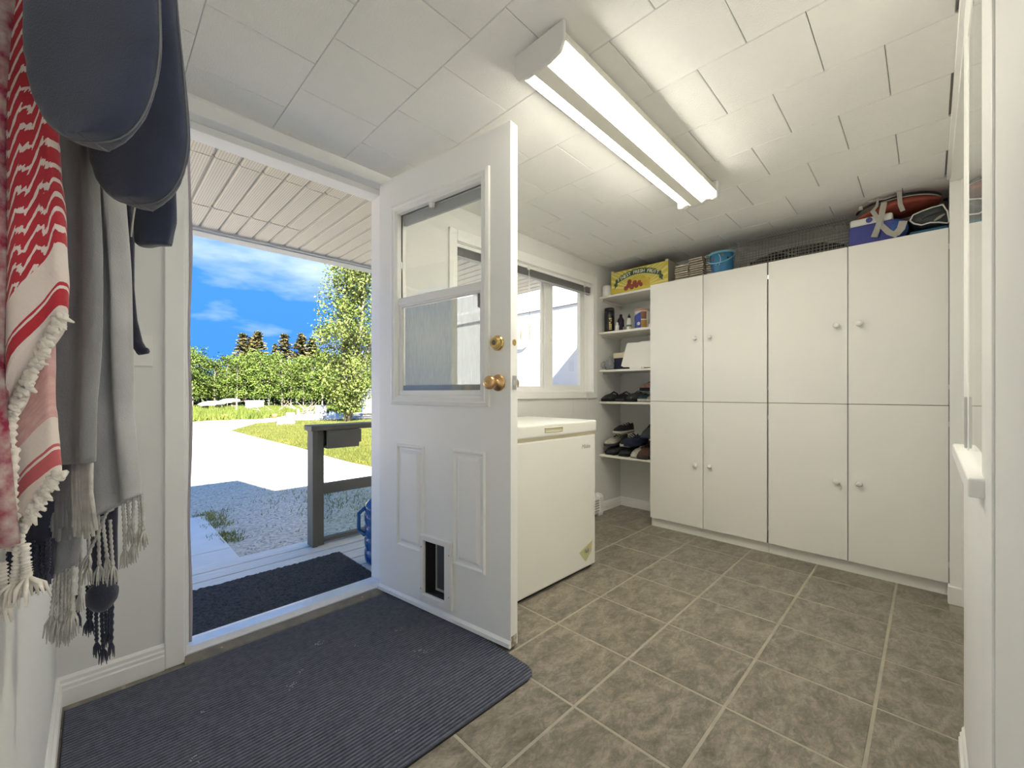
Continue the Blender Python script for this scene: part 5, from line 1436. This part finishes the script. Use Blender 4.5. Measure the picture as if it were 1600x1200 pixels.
soff = empty('porch_soffit', (1.7, 2.8, 2.1), (0, 0, 0), kind='structure')
ZS = 2.100
SP = 0.1018
smesh = {}
def soffit_panel(x, y0, y1, dz=0.0):
    key = round(y1 - y0, 4)
    if key not in smesh:
        mb = MB()
        w = SP; d = y1 - y0
        pr = [(-w / 2, 0.012), (-w / 2 + 0.004, 0.012), (-w / 2 + 0.016, 0.0), (w / 2 - 0.006, 0.0), (w / 2, 0.012), (w / 2, 0.014), (-w / 2, 0.014)]
        mb.prism([(a, z_) for a, z_ in pr], 'Y', -d / 2, d / 2)
        me = mesh_of('soffit_panel', mb); me.materials.append(M_SOFF); smesh[key] = me
    return link('soffit_panel', smesh[key], soff, (x - 1.7, (y0 + y1) / 2 - 2.8, ZS + dz - 2.1))
nx = 0
x = 1.0 - SP * 12 + SP / 2
while x < 3.36:
    if x < 1.0:
        for (a, b_, dz) in ((2.105, 2.361, 0.0), (2.370, 3.014, 0.001), (3.023, 3.428, 0.0)):
            soffit_panel(x, a, b_, dz)
    else:
        soffit_panel(x, 2.105, 3.432)
    x += SP
obj('backing', MB().box(-0.9, 3.4, 2.10, 3.56, ZS + 0.0152, ZS + 0.02), M_GAPD, soff)
obj('eave_channel', MB().prism([(3.425, ZS - 0.012), (3.425, ZS + 0.02), (3.47, ZS + 0.02), (3.47, ZS - 0.012)], 'X', -0.9, 3.4), M_FASCIA, soff)
obj('fascia', MB().prism([(3.455, ZS - 0.020), (3.540, ZS - 0.026), (3.552, ZS - 0.026), (3.552, ZS + 0.14), (3.47, ZS + 0.14)], 'X', -0.9, 3.4), M_FASCIA, soff)
# roof over room and porch, and the taller part of the house to the left
rf = empty('roof', (1.6, 0.5, 2.3), (0, 0, 0), kind='structure')
obj('lower_roof', MB().prism([(2.12, 2.25), (2.12, 2.43), (-2.6, 2.95), (-2.6, 2.26)], 'X', -0.95, 6.5), M_ROOFM, rf)
obj('porch_roof', MB().prism([(3.56, 2.245), (3.56, 2.262), (2.12, 2.43), (2.12, 2.25)], 'X', -0.95, 3.42), M_ROOFM, rf)
obj('upper_roof', MB().prism([(2.05, 4.66), (2.05, 4.74), (-0.6, 5.6), (-3.0, 4.74), (-3.0, 4.66)], 'X', -7.0, -0.19), M_ROOFM, rf)
obj('upper_wall', MB().box(-6.8, -0.40, -2.9, 1.80, 2.26, 4.70), M_EXT, rf)
obj('house_wall', MB().box(-6.8, XL - 0.11, -2.9, YO - 0.02, -0.6, 2.26), M_EXT, rf)
obj('house_wall', MB().box(XB + 0.101, 4.2, -2.4, YO, -0.6, 2.24), M_EXT, rf)
# white wing wall closing the porch, seen through the window
wing = struct('wall_wing', MB().box(4.2, 4.32, YO, 5.6, -0.5, 3.3), M_EXT, 'white wing wall at the far end of the porch')
struct('trim_7', MB().box(4.192, 4.201, YO, 5.6, ZS - 0.006, ZS + 0.006), M_GREY)
struct('trim_8', MB().box(4.185, 4.2005, YO, 5.6, ZS + 0.006, ZS + 0.16), M_EXT)
wd = empty('wall_disc', (4.195, 4.02, 1.60), (0, 0, 0), 'round pale yellow disc hung on the white wall past the window', 'disc')
obj('face', MB().lathe([(0.205, 0.0), (0.205, -0.012), (0.19, -0.016)], (4.198, 4.02, 1.815), 36, 'X'), mat('pale_yellow', (0.72, 0.60, 0.33), 0.6), wd)
obj('rim', MB().lathe([(0.205, -0.004), (0.212, -0.006), (0.212, -0.016), (0.200, -0.018), (0.199, -0.015)], (4.198, 4.02, 1.815), 36, 'X'), mat('pale_rim', (0.70, 0.66, 0.50), 0.5), wd)
obj('pointer', MB().box(4.178, 4.182, 4.00, 4.008, 1.76, 1.86, Matrix.Translation((0, 0, 0))), mat('pointer_brown', (0.35, 0.18, 0.1), 0.6), wd)
# ================================================================== grounds
ZG = -0.35
M_GRAVEL_T, M_GRAVEL_B = nodes(M_GRAVEL)
def ground_z(x, y): return ZG
gr = struct('ground_gravel', MB().box(-300, 400, 1.9, 600, ZG - 0.3, ZG), M_GRAVEL, 'pale gravel yard and drive')
# walkway slabs
for i, (a, b_) in enumerate(((3.16, 4.25), (4.262, 5.56))):
    thing('paving_slab', MB().box(-0.55, 0.835, a, b_, ZG - 0.02, ZG + 0.022), M_CONC, ('smooth grey-blue walkway slab touching the porch', 'smooth grey-blue walkway slab out towards the drive')[i], 'slab', 'walkway slabs', bev=0.008)
# loose stones near the porch
mb = MB()
for i in range(5200):
    y = 3.25 + (R.random() ** 1.6) * 7.5
    x = R.uniform(0.0, 1.0) * (y * 0.75) + (0.86 if y < 5.6 else 0.2)
    r = R.uniform(0.006, 0.017)
    k = len(mb.v)
    a = R.uniform(0, 6.28)
    ring = [(x + r * R.uniform(0.8, 1.2) * math.cos(a + q * 2 * PI / 5), y + r * R.uniform(0.7, 1.1) * math.sin(a + q * 2 * PI / 5), ZG) for q in range(5)]
    mb.v += ring + [(x + r * 0.2, y, ZG + r * R.uniform(0.45, 0.9))]
    mb.f += [(k + q, k + (q + 1) % 5, k + 5) for q in range(5)]
st_ = obj('gravel_stones', mb, M_STONE); tag(st_, 'loose gravel stones scattered in front of the porch', 'gravel', kind='stuff')

def ground_pt(u, v, z=ZG):
    tt = (1 - z) / ((v - CY) / FPX)
    p = at(u, v, tt); p.z = z
    return p
# lawn: outline on the ground
outl = [(362, 673), (400, 662), (450, 658), (520, 656), (600, 653), (640, 665), (640, 720), (605, 734), (588, 731), (545, 722), (505, 711), (470, 700), (420, 688), (385, 679)]
poly = [ground_pt(u, v) for (u, v) in outl]
lawn = empty('lawn', (ground_pt(520, 690).x, ground_pt(520, 690).y, ZG), (0, 0, 0), 'mown green-yellow lawn beside the gravel drive', 'lawn', kind='stuff')
mb = MB(); n = len(poly)
mb.v = [(p.x, p.y, ZG - 0.05) for p in poly] + [(p.x, p.y, ZG + 0.02) for p in poly]
mb.f = [tuple(range(n, 2 * n))] + [(i, (i + 1) % n, n + (i + 1) % n, n + i) for i in range(n)]
o = obj('turf', mb, M_GRASS, lawn); o['kind'] = 'stuff'
def inside(x, y, P):
    c = False
    for i in range(len(P)):
        a, b_ = P[i], P[i - 1]
        if (a.y > y) != (b_.y > y) and x < (b_.x - a.x) * (y - a.y) / (b_.y - a.y) + a.x: c = not c
    return c
def blade(mb, x, y, z, h, w, lean):
    a = R.uniform(0, 6.28)
    dx, dy = math.cos(a) * w, math.sin(a) * w
    lx, ly = R.uniform(-lean, lean), R.uniform(-lean, lean)
    mb.add([(x - dx, y - dy, z), (x + dx, y + dy, z), (x + lx, y + ly, z + h)], [(0, 1, 2)])
mb = MB()
bx = (min(p.x for p in poly), max(p.x for p in poly), min(p.y for p in poly), max(p.y for p in poly))
cnt = 0
while cnt < 16000:
    u = R.uniform(362, 600); v = R.uniform(655, 735)
    p = ground_pt(u, v)
    if not inside(p.x, p.y, poly): continue
    blade(mb, p.x, p.y, ZG + 0.015, R.uniform(0.03, 0.08), 0.008, 0.04); cnt += 1
o = obj('grass_blades', mb, M_GRASS, lawn); o['kind'] = 'stuff'
# grass tufts along the walkway and dried patches by the rail
mb = MB()
for (u, v, s, n_) in ((330, 812, 0.07, 160), (338, 822, 0.07, 150), (350, 838, 0.06, 140), (362, 845, 0.05, 90), (322, 806, 0.06, 80), (345, 800, 0.09, 40), (478, 770, 0.4, 150), (450, 775, 0.3, 40), (540, 790, 0.4, 260), (570, 780, 0.4, 260), (520, 770, 0.3, 120)):
    c = ground_pt(u, v)
    for i in range(n_):
        blade(mb, c.x + R.gauss(0, s), c.y + R.gauss(0, s), ZG, R.uniform(0.02, 0.06), 0.005, 0.03)
o = obj('grass_tufts', mb, mat('dry_grass', (0.30, 0.29, 0.10), 0.8, col2=(0.17, 0.20, 0.06), vscale=2)); tag(o, 'sparse grass tufts growing through the shaded gravel', 'grass', kind='stuff')
# weed belt before the wood
wp = [ground_pt(u, v) for (u, v) in ((240, 664), (330, 657), (400, 655), (440, 652), (480, 646), (600, 644))]
wq = [at(u, 634, 37.0) for u in (180, 310, 390, 430, 480, 640)]
mb = MB()
def weed_pt():
    f = R.random() * (len(wp) - 1); i = int(f); g = f - i
    a = wp[i].lerp(wp[i + 1], g); b_ = wq[i].lerp(wq[i + 1], g)
    return a.lerp(b_, R.random() ** 1.2)
for i in range(26000):
    p = weed_pt()
    blade(mb, p.x, p.y, ZG, R.uniform(0.12, 0.42), 0.035, 0.12)
k = len(mb.v)
m = len(wp)
mb.v += [(p.x, p.y, ZG + 0.02) for p in wp] + [(p.x, p.y, ZG + 0.06) for p in wq]
mb.f += [(k + i, k + i + 1, k + m + i + 1, k + m + i) for i in range(m - 1)]
o = obj('tall_weeds', mb, M_WEED); tag(o, 'belt of tall green weeds along the far edge of the drive', 'weeds', kind='stuff')
# meadow and wood floor beyond the drive
def far_pt(u, tt):
    p = at(u, 640, tt); p.z = ZG + 0.012; return p
a = [far_pt(-500, 31), far_pt(200, 29.5), far_pt(480, 28.8), far_pt(900, 28.5), far_pt(1000, 400), far_pt(-600, 400)]
mb = MB(); mb.v = [tuple(p) for p in a] + [(p.x, p.y, ZG - 0.05) for p in a]
mb.f = [tuple(range(6)), tuple(range(6, 12))] + [(i, (i + 1) % 6, 6 + (i + 1) % 6, 6 + i) for i in range(6)]
struct('ground_meadow', mb, mat('meadow', (0.11, 0.13, 0.035), 0.9, col2=(0.06, 0.075, 0.022), vscale=0.5))
mb = MB()
for i in range(7000):
    p = at(R.uniform(200, 680), 640, R.uniform(37.5, 43.0))
    c = Vector((p.x, p.y, ZG + 2.6 * R.random() ** 1.3))
    n_ = Vector((R.gauss(0, 1), R.gauss(0, 1), R.gauss(0, 1))).normalized(); a_ = n_.orthogonal().normalized(); b_ = n_.cross(a_); z_ = R.uniform(0.09, 0.2)
    mb.add([c - a_ * z_, c - b_ * z_ * 0.7, c + a_ * z_, c + b_ * z_ * 0.7], [(0, 1, 2, 3)])
o = obj('undergrowth', mb, mat('undergrowth_leaf', (0.06, 0.085, 0.024), 0.8, col2=(0.03, 0.045, 0.015), vscale=0.8)); tag(o, 'dark green undergrowth between the trunks of the far wood', 'undergrowth', kind='stuff')
# wooded rise far behind
mb = MB()
def rise(f, g):
    p = at(-900 + 2600 * f, 640, 150 + 60 * g)
    h_ = (7.0 + 2.5 * noise.noise(Vector((f * 30, 0, 1))) + 1.2 * noise.noise(Vector((f * 160, g * 3, 5)))) * math.sin(PI * min(1, 0.02 + g * 1.0) * 0.5)
    return (p.x, p.y, ZG - 0.2 + max(0, h_))
mb.grid(420, 6, rise)
struct('hills', mb, mat('far_wood', (0.07, 0.10, 0.03), 0.9, col2=(0.03, 0.05, 0.018), vscale=0.35))
# dark asphalt strip at the right
a = [ground_pt(u, v, ZG + 0.004) for (u, v) in ((545, 650), (700, 647), (700, 653), (545, 657))]
mb = MB(); mb.v = [tuple(p) for p in a] + [(p.x, p.y, ZG - 0.02) for p in a]
mb.f = [(0, 1, 2, 3), (4, 5, 6, 7), (0, 1, 5, 4), (1, 2, 6, 5), (2, 3, 7, 6), (3, 0, 4, 7)]
struct('ground_asphalt', mb, mat('asphalt', (0.16, 0.16, 0.17), 0.8))

# ------------------------------------------------------------------ trees
def leaf_cloud(mb, pts, size, flat=0.5):
    for c in pts:
        n_ = Vector((R.gauss(0, 1), R.gauss(0, 1), R.gauss(0, 1) + flat)).normalized()
        a = n_.orthogonal().normalized(); b_ = n_.cross(a)
        q = R.uniform(0, 6.28); a, b_ = a * math.cos(q) + b_ * math.sin(q), b_ * math.cos(q) - a * math.sin(q)
        s = size * R.uniform(0.6, 1.3)
        mb.add([c - a * s, c - b_ * s * 0.6, c + a * s, c + b_ * s * 0.6], [(0, 1, 2, 3)])
def aspen_variant(h):
    fo, tr = MB(), MB()
    tr.tube([(0, 0, -0.05), (R.uniform(-.05, .05), R.uniform(-.05, .05), h * 0.45), (0, 0, h * 0.9)], [0.06, 0.045, 0.015], 6)
    pts = []
    for k in range(34):
        z = h * (0.22 + 0.76 * R.random())
        w = 0.75 * (math.sin(PI * min(1, (z / h - 0.12) / 0.92)) ** 0.6) + 0.10
        a = R.uniform(0, 6.28); r = w * math.sqrt(R.random())
        c = Vector((r * math.cos(a), r * math.sin(a), z))
        if k < 12: tr.tube([(0, 0, z * 0.8), tuple(c)], [0.018, 0.006], 4)
        for q in range(46):
            pts.append(c + Vector((R.gauss(0, 0.20), R.gauss(0, 0.20), R.gauss(0, 0.17))))
    leaf_cloud(fo, pts, 0.085)
    return mesh_of('foliage', fo), mesh_of('trunk', tr)
def spruce_variant(h):
    fo, tr = MB(), MB()
    tr.tube([(0, 0, -0.05), (0, 0, h * 0.97)], [0.12, 0.02], 6)
    pts = []
    z = h * 0.18
    while z < h * 0.99:
        w = (1 - z / h) * h * 0.20 + 0.08
        nb = 7
        for q in range(nb):
            a = R.uniform(0, 6.28)
            for s in range(7):
                f = (s + 0.5) / 7
                pts.append(Vector((math.cos(a) * w * f, math.sin(a) * w * f, z - 0.25 * w * f)) + Vector((R.gauss(0, .05), R.gauss(0, .05), R.gauss(0, .06))))
        z += h * 0.022
    leaf_cloud(fo, pts, 0.15)
    return mesh_of('foliage', fo), mesh_of('trunk', tr)
AV = [aspen_variant(5.0) for _ in range(5)]
SV = [spruce_variant(9.0) for _ in range(3)]
for f_, t_ in AV: f_.materials.append(M_LEAF2); t_.materials.append(M_BARK)
for f_, t_ in SV: f_.materials.append(M_SPRUCE); t_.materials.append(M_BARKD)
def plant(var, name, p, sc, label, cat_, group):
    o = empty(name, (p.x, p.y, ZG), (0, 0, R.uniform(0, 6.28)), label, cat_, group)
    o.scale = (sc[0], sc[0], sc[1])
    link('foliage', var[0], o); link('trunk', var[1], o)
    return o
def top_v(u):
    # skyline of the young wood
    pts = [(250, 520), (300, 540), (325, 552), (335, 562), (345, 562), (360, 556), (400, 553), (450, 556), (520, 552), (600, 550), (700, 548)]
    for i in range(len(pts) - 1):
        if pts[i][0] <= u <= pts[i + 1][0]:
            f = (u - pts[i][0]) / (pts[i + 1][0] - pts[i][0]); return pts[i][1] + (pts[i + 1][1] - pts[i][1]) * f
    return 552
i = 0
for row, (t0, du) in enumerate(((35.5, 17.0), (38.0, 15.0))):
    u = 285.0 + row * 8; kk = 0
    while u < 606:
        kk += 1
        uu = u + R.uniform(-3, 3); tt = t0 + R.uniform(-0.8, 0.8)
        h = (CY - top_v(uu) + R.uniform(-6, 5)) / FPX * tt + 1 - ZG
        p = at(uu, 640, tt)
        plant(AV[i % 5], 'aspen_tree', p, (R.uniform(0.9, 1.15), h / 5.05), 'young green aspen, number %d from the left in the %s row of the wood' % (kk, 'front' if row == 0 else 'back'), 'tree', 'aspens of the far wood, %s row' % ('front' if row == 0 else 'back'))
        u += du; i += 1
for j, (u, v, s, nm) in enumerate(((380, 519, 1.0, 'leftmost brownish spruce above the aspens'), (403, 516, 1.0, 'tallest brownish spruce above the aspens, left group'), (430, 536, 0.7, 'short brownish spruce between the two groups'), (445, 520, 1.0, 'slim brownish spruce rising in the middle of the skyline'), (471, 519, 1.0, 'brownish spruce left of the birch, nearest but one'), (488, 527, 1.1, 'brownish spruce right beside the birch crown'), (392, 525, 1.0, 'brownish spruce squeezed between the two leftmost ones'))):
    tt = 46.0 + j * 0.4
    h = (CY - v) / FPX * tt + 1 - ZG
    plant(SV[j % 3], 'spruce_tree', at(u, 640, tt), (1.9 * s * h / 9.0, h / 9.0), nm, 'tree', 'spruces on the skyline')

# the birch beside the lawn
bp_ = ground_pt(541, 658.5)
bt = empty('birch_tree', (bp_.x, bp_.y, ZG), (0, 0, 0), 'tall birch with pale trunk and yellow-green leaves beside the lawn', 'tree')
tr = MB(); fo = MB(); H = 9.6
tr.tube([(0, 0, -0.05), (0.03, -0.02, 1.0), (-0.05, 0.06, 3.5), (0.05, 0, 6.5), (0, 0, 9.0)], [0.16, 0.13, 0.10, 0.07, 0.02], 10)
tr.tube([(0.08, -0.08, -0.05), (0.25, -0.25, 2.0), (0.55, -0.55, 5.0), (0.7, -0.7, 8.0)], [0.11, 0.09, 0.07, 0.02], 8)
tr.tube([(0.10, -0.02, -0.05), (0.5, -0.45, 2.2), (1.0, -1.0, 4.6), (1.25, -1.2, 7.5)], [0.10, 0.08, 0.06, 0.02], 8)
pts = []
for k in range(230):
    f = R.random()
    z = 0.75 + 8.6 * f
    w = 0.75 + 0.9 * math.sin(PI * min(1.0, (z - 0.2) / 8.0)) ** 0.8
    if z < 1.6: w *= 0.55
    a = R.uniform(0, 6.28); r = w * R.random() ** 0.6
    cxx = 0.35 * min(1, z / 4)
    c = Vector((cxx + r * math.cos(a), -cxx + r * math.sin(a), z))
    if k % 2 == 0: tr.tube([(cxx * 0.6, -cxx * 0.6, z * 0.86), tuple(c)], [0.022, 0.006], 4)
    for q in range(105):
        pts.append(c + Vector((R.gauss(0, 0.22), R.gauss(0, 0.22), R.gauss(0, 0.24))))
leaf_cloud(fo, pts, 0.062)
obj('trunk', tr, M_BARK, bt, world=False, smooth=True)
o = obj('foliage', fo, M_LEAF, bt, world=False)
mb = MB()
pts = [Vector((R.gauss(0, 0.28), R.gauss(0, 0.28), 0.42 + abs(R.gauss(0, 0.22)))) for _ in range(600)]
leaf_cloud(mb, pts, 0.05)
o = obj('shoots', mb, M_LEAF2, bt, world=False); o['kind'] = 'stuff'

# ------------------------------------------------------------------ small things out in the yard
def yard(u, v): return ground_pt(u, v)
# overturned white boats
def hull(u0, u1, vt, vb, tt, label):
    a, b_ = at(u0, vb, tt), at(u1, vb, tt)
    L_ = (b_ - a).length; h = (vb - vt) / FPX * tt
    o = empty('white_trailer', ((a.x + b_.x) / 2, (a.y + b_.y) / 2, a.z), (0, 0, -PI / 4), label, 'trailer', 'white trailers at the wood edge')
    obj('body', MB().prism([(-L_ / 2, h * 0.25), (-L_ / 2 + 0.25, 0.0), (L_ / 2 - 0.1, 0.05), (L_ / 2, h * 0.4), (L_ / 2 - 0.05, h * 0.85), (L_ * 0.05, h), (-L_ * 0.2, h * 0.8), (-L_ / 2 + 0.1, h * 0.5)], 'Y', -0.5, 0.5), M_WPAINT, o, world=False, bev=0.03)
    for x in (-L_ / 3, L_ / 3):
        obj('leg', MB().box(x - 0.04, x + 0.04, -0.3, 0.3, ZG - a.z, 0.15), M_WOOD, o, world=False)
    return o
hull(316, 346, 626.5, 634, 31.0, 'long low white hull of a trailer at the wood edge')
hull(346, 370, 623, 630, 34.2, 'higher white trailer body with a post, left of the white box')
a = at(398, 637, 33.0)
bx_ = empty('white_container', (a.x, a.y, ZG), (0, 0, -PI / 4), 'small white box container standing before the aspens', 'container')
obj('body', MB().box(-0.5, 0.5, -0.4, 0.4, 0.0, 1 + (CY - 626.5) / FPX * 33 - ZG), M_WPAINT, bx_, world=False, bev=0.03)
obj('lid', MB().box(-0.53, 0.53, -0.43, 0.43, 1 + (CY - 627.5) / FPX * 33 - ZG, 1 + (CY - 626.0) / FPX * 33 - ZG), M_WPAINT, bx_, world=False)
# post by the trailer
a = yard(369.5, 647); thing('fence_post', MB().tube([(a.x, a.y, ZG - 0.02), (a.x + 0.02, a.y, ZG + 0.5), (a.x, a.y, ZG + 1.05)], 0.045, 7), M_WOOD, 'thin pale post standing in the weeds by the trailer', 'post')
# log rounds by the drive
for (u, v, r, h, lb) in ((348, 654.5, 0.10, 0.22, 'pale cut log round at the drive edge, left one'), (353.5, 655, 0.11, 0.24, 'orange cut log round at the drive edge, beside the pale one'), (429, 653, 0.13, 0.22, 'orange log round at the drive edge left of the branches')):
    a = yard(u, v)
    o = empty('log_round', (a.x, a.y, ZG), (0, 0, R.uniform(0, 3)), lb, 'log', 'log rounds along the drive')
    obj('bark', MB().lathe([(r, 0), (r * 1.04, h * 0.5), (r, h), (r * 0.86, h + 0.004)], (0, 0, 0), 14), M_STUMP if 'orange' in lb else M_WOOD, o, world=False, smooth=True)
    obj('cut_face', MB().lathe([(r * 0.86, h), (r * 0.86, h + 0.008), (r * 0.3, h + 0.010)], (0, 0, 0), 14), M_WOOD, o, world=False)
# stumps on the lawn edge
for (u, v, r, h, lb) in ((438, 664, 0.16, 0.32, 'short weathered stump left in the pair by the lawn'), (445, 663.5, 0.13, 0.36, 'middle weathered stump by the lawn'), (454, 663, 0.19, 0.50, 'tallest grey-white stump by the lawn')):
    a = yard(u, v)
    o = empty('tree_stump', (a.x, a.y, ZG), (0, 0, R.uniform(0, 3)), lb, 'stump', 'stumps by the lawn')
    obj('bark', MB().lathe([(r * 1.25, -0.02), (r * 1.05, 0.06), (r, h * 0.5), (r * 0.98, h), (r * 0.8, h + 0.01)], (0, 0, 0), 12), mat('stump_bark', (0.24, 0.21, 0.185), 0.8, col2=(0.11, 0.09, 0.075), vscale=9), o, world=False, smooth=True)
    obj('cut_face', MB().lathe([(r * 0.8, h), (r * 0.8, h + 0.014), (r * 0.2, h + 0.016)], (0, 0, 0), 12), M_WOOD, o, world=False)
# white barrel
a = yard(501.5, 656); tt = (1 - ZG) / ((656 - CY) / FPX)
o = empty('white_barrel', (a.x, a.y, ZG), (0, 0, 0), 'white metal barrel standing by the drive left of the birch', 'barrel')
hb = 22.5 / FPX * tt; rb_ = 8.2 / FPX * tt
obj('drum', MB().lathe([(rb_ * 0.97, 0), (rb_, 0.02), (rb_, hb * 0.33), (rb_ * 1.04, hb * 0.35), (rb_, hb * 0.37), (rb_, hb * 0.66), (rb_ * 1.04, hb * 0.68), (rb_, hb * 0.70), (rb_, hb * 0.97), (rb_ * 0.9, hb)], (0, 0, 0), 24), M_WPAINT, o, world=False, smooth=True)
obj('lid', MB().lathe([(rb_ * 1.05, hb * 0.96), (rb_ * 1.06, hb * 0.98), (rb_ * 1.05, hb * 1.01), (rb_ * 0.8, hb * 1.02)], (0, 0, 0), 24), M_GREY, o, world=False)
a = yard(466, 651)
thing('white_cone', MB().lathe([(0.13, 0), (0.12, 0.02), (0.07, 0.2), (0.06, 0.42), (0.03, 0.44)], (a.x, a.y, ZG), 12), M_WPAINT, 'small white marker cone between stump and barrel', 'cone', smooth=True)
a = yard(519, 653); thing('white_cone', MB().lathe([(0.20, 0), (0.18, 0.05), (0.16, 0.3), (0.10, 0.36)], (a.x, a.y, ZG), 12), M_WPAINT, 'low white pail between the barrel and the birch', 'pail', smooth=True).name = 'white_pail'
# brush pile: each branch
c = yard(470, 647)
for i in range(16):
    a = Vector((c.x + R.gauss(0, 0.9), c.y + R.gauss(0, 0.5), ZG + R.uniform(0.02, 0.4)))
    d = (E1 * R.uniform(0.5, 1.3) * R.choice((-1, 1)) + Vector((0, 0, R.uniform(0.05, 0.55))))
    b_ = a + d
    m_ = a.lerp(b_, 0.5) + Vector((R.gauss(0, .08), R.gauss(0, .08), R.uniform(0, .12)))
    mb = MB().tube([(a.x, a.y, ZG), m_, b_], [0.05, 0.035, 0.012], 5)
    mb.tube([m_, m_ + d * 0.35 + Vector((0, 0, 0.25))], [0.025, 0.006], 4)
    thing('dead_branch', mb, M_WOOD, 'bleached dead branch in the brush pile left of the barrel', 'branch', 'branches of the brush pile')
# white shed at the right edge
a = at(596, 640, 26.0)
o = empty('white_shed', (a.x, a.y, ZG), (0, 0, -PI / 4 + 0.15), 'white shed behind the birch at the door edge', 'shed')
w_ = 1.05; hh = 1 + (CY - 612) / FPX * 26 - ZG
obj('body', MB().box(-w_, w_, -0.9, 0.9, 0.12, hh), M_WPAINT, o, world=False, bev=0.02)
obj('roof', MB().prism([(-w_ - 0.08, hh), (w_ + 0.08, hh), (w_ + 0.08, hh + 0.04), (0, hh + 0.28), (-w_ - 0.08, hh + 0.04)], 'Y', -0.98, 0.98), M_WPAINT, o, world=False)
obj('skid', MB().box(-w_ + 0.1, w_ - 0.1, -0.8, -0.7, 0.0, 0.13), M_WOOD, o, world=False)
obj('skid', MB().box(-w_ + 0.1, w_ - 0.1, 0.7, 0.8, 0.0, 0.13), M_WOOD, o, world=False)
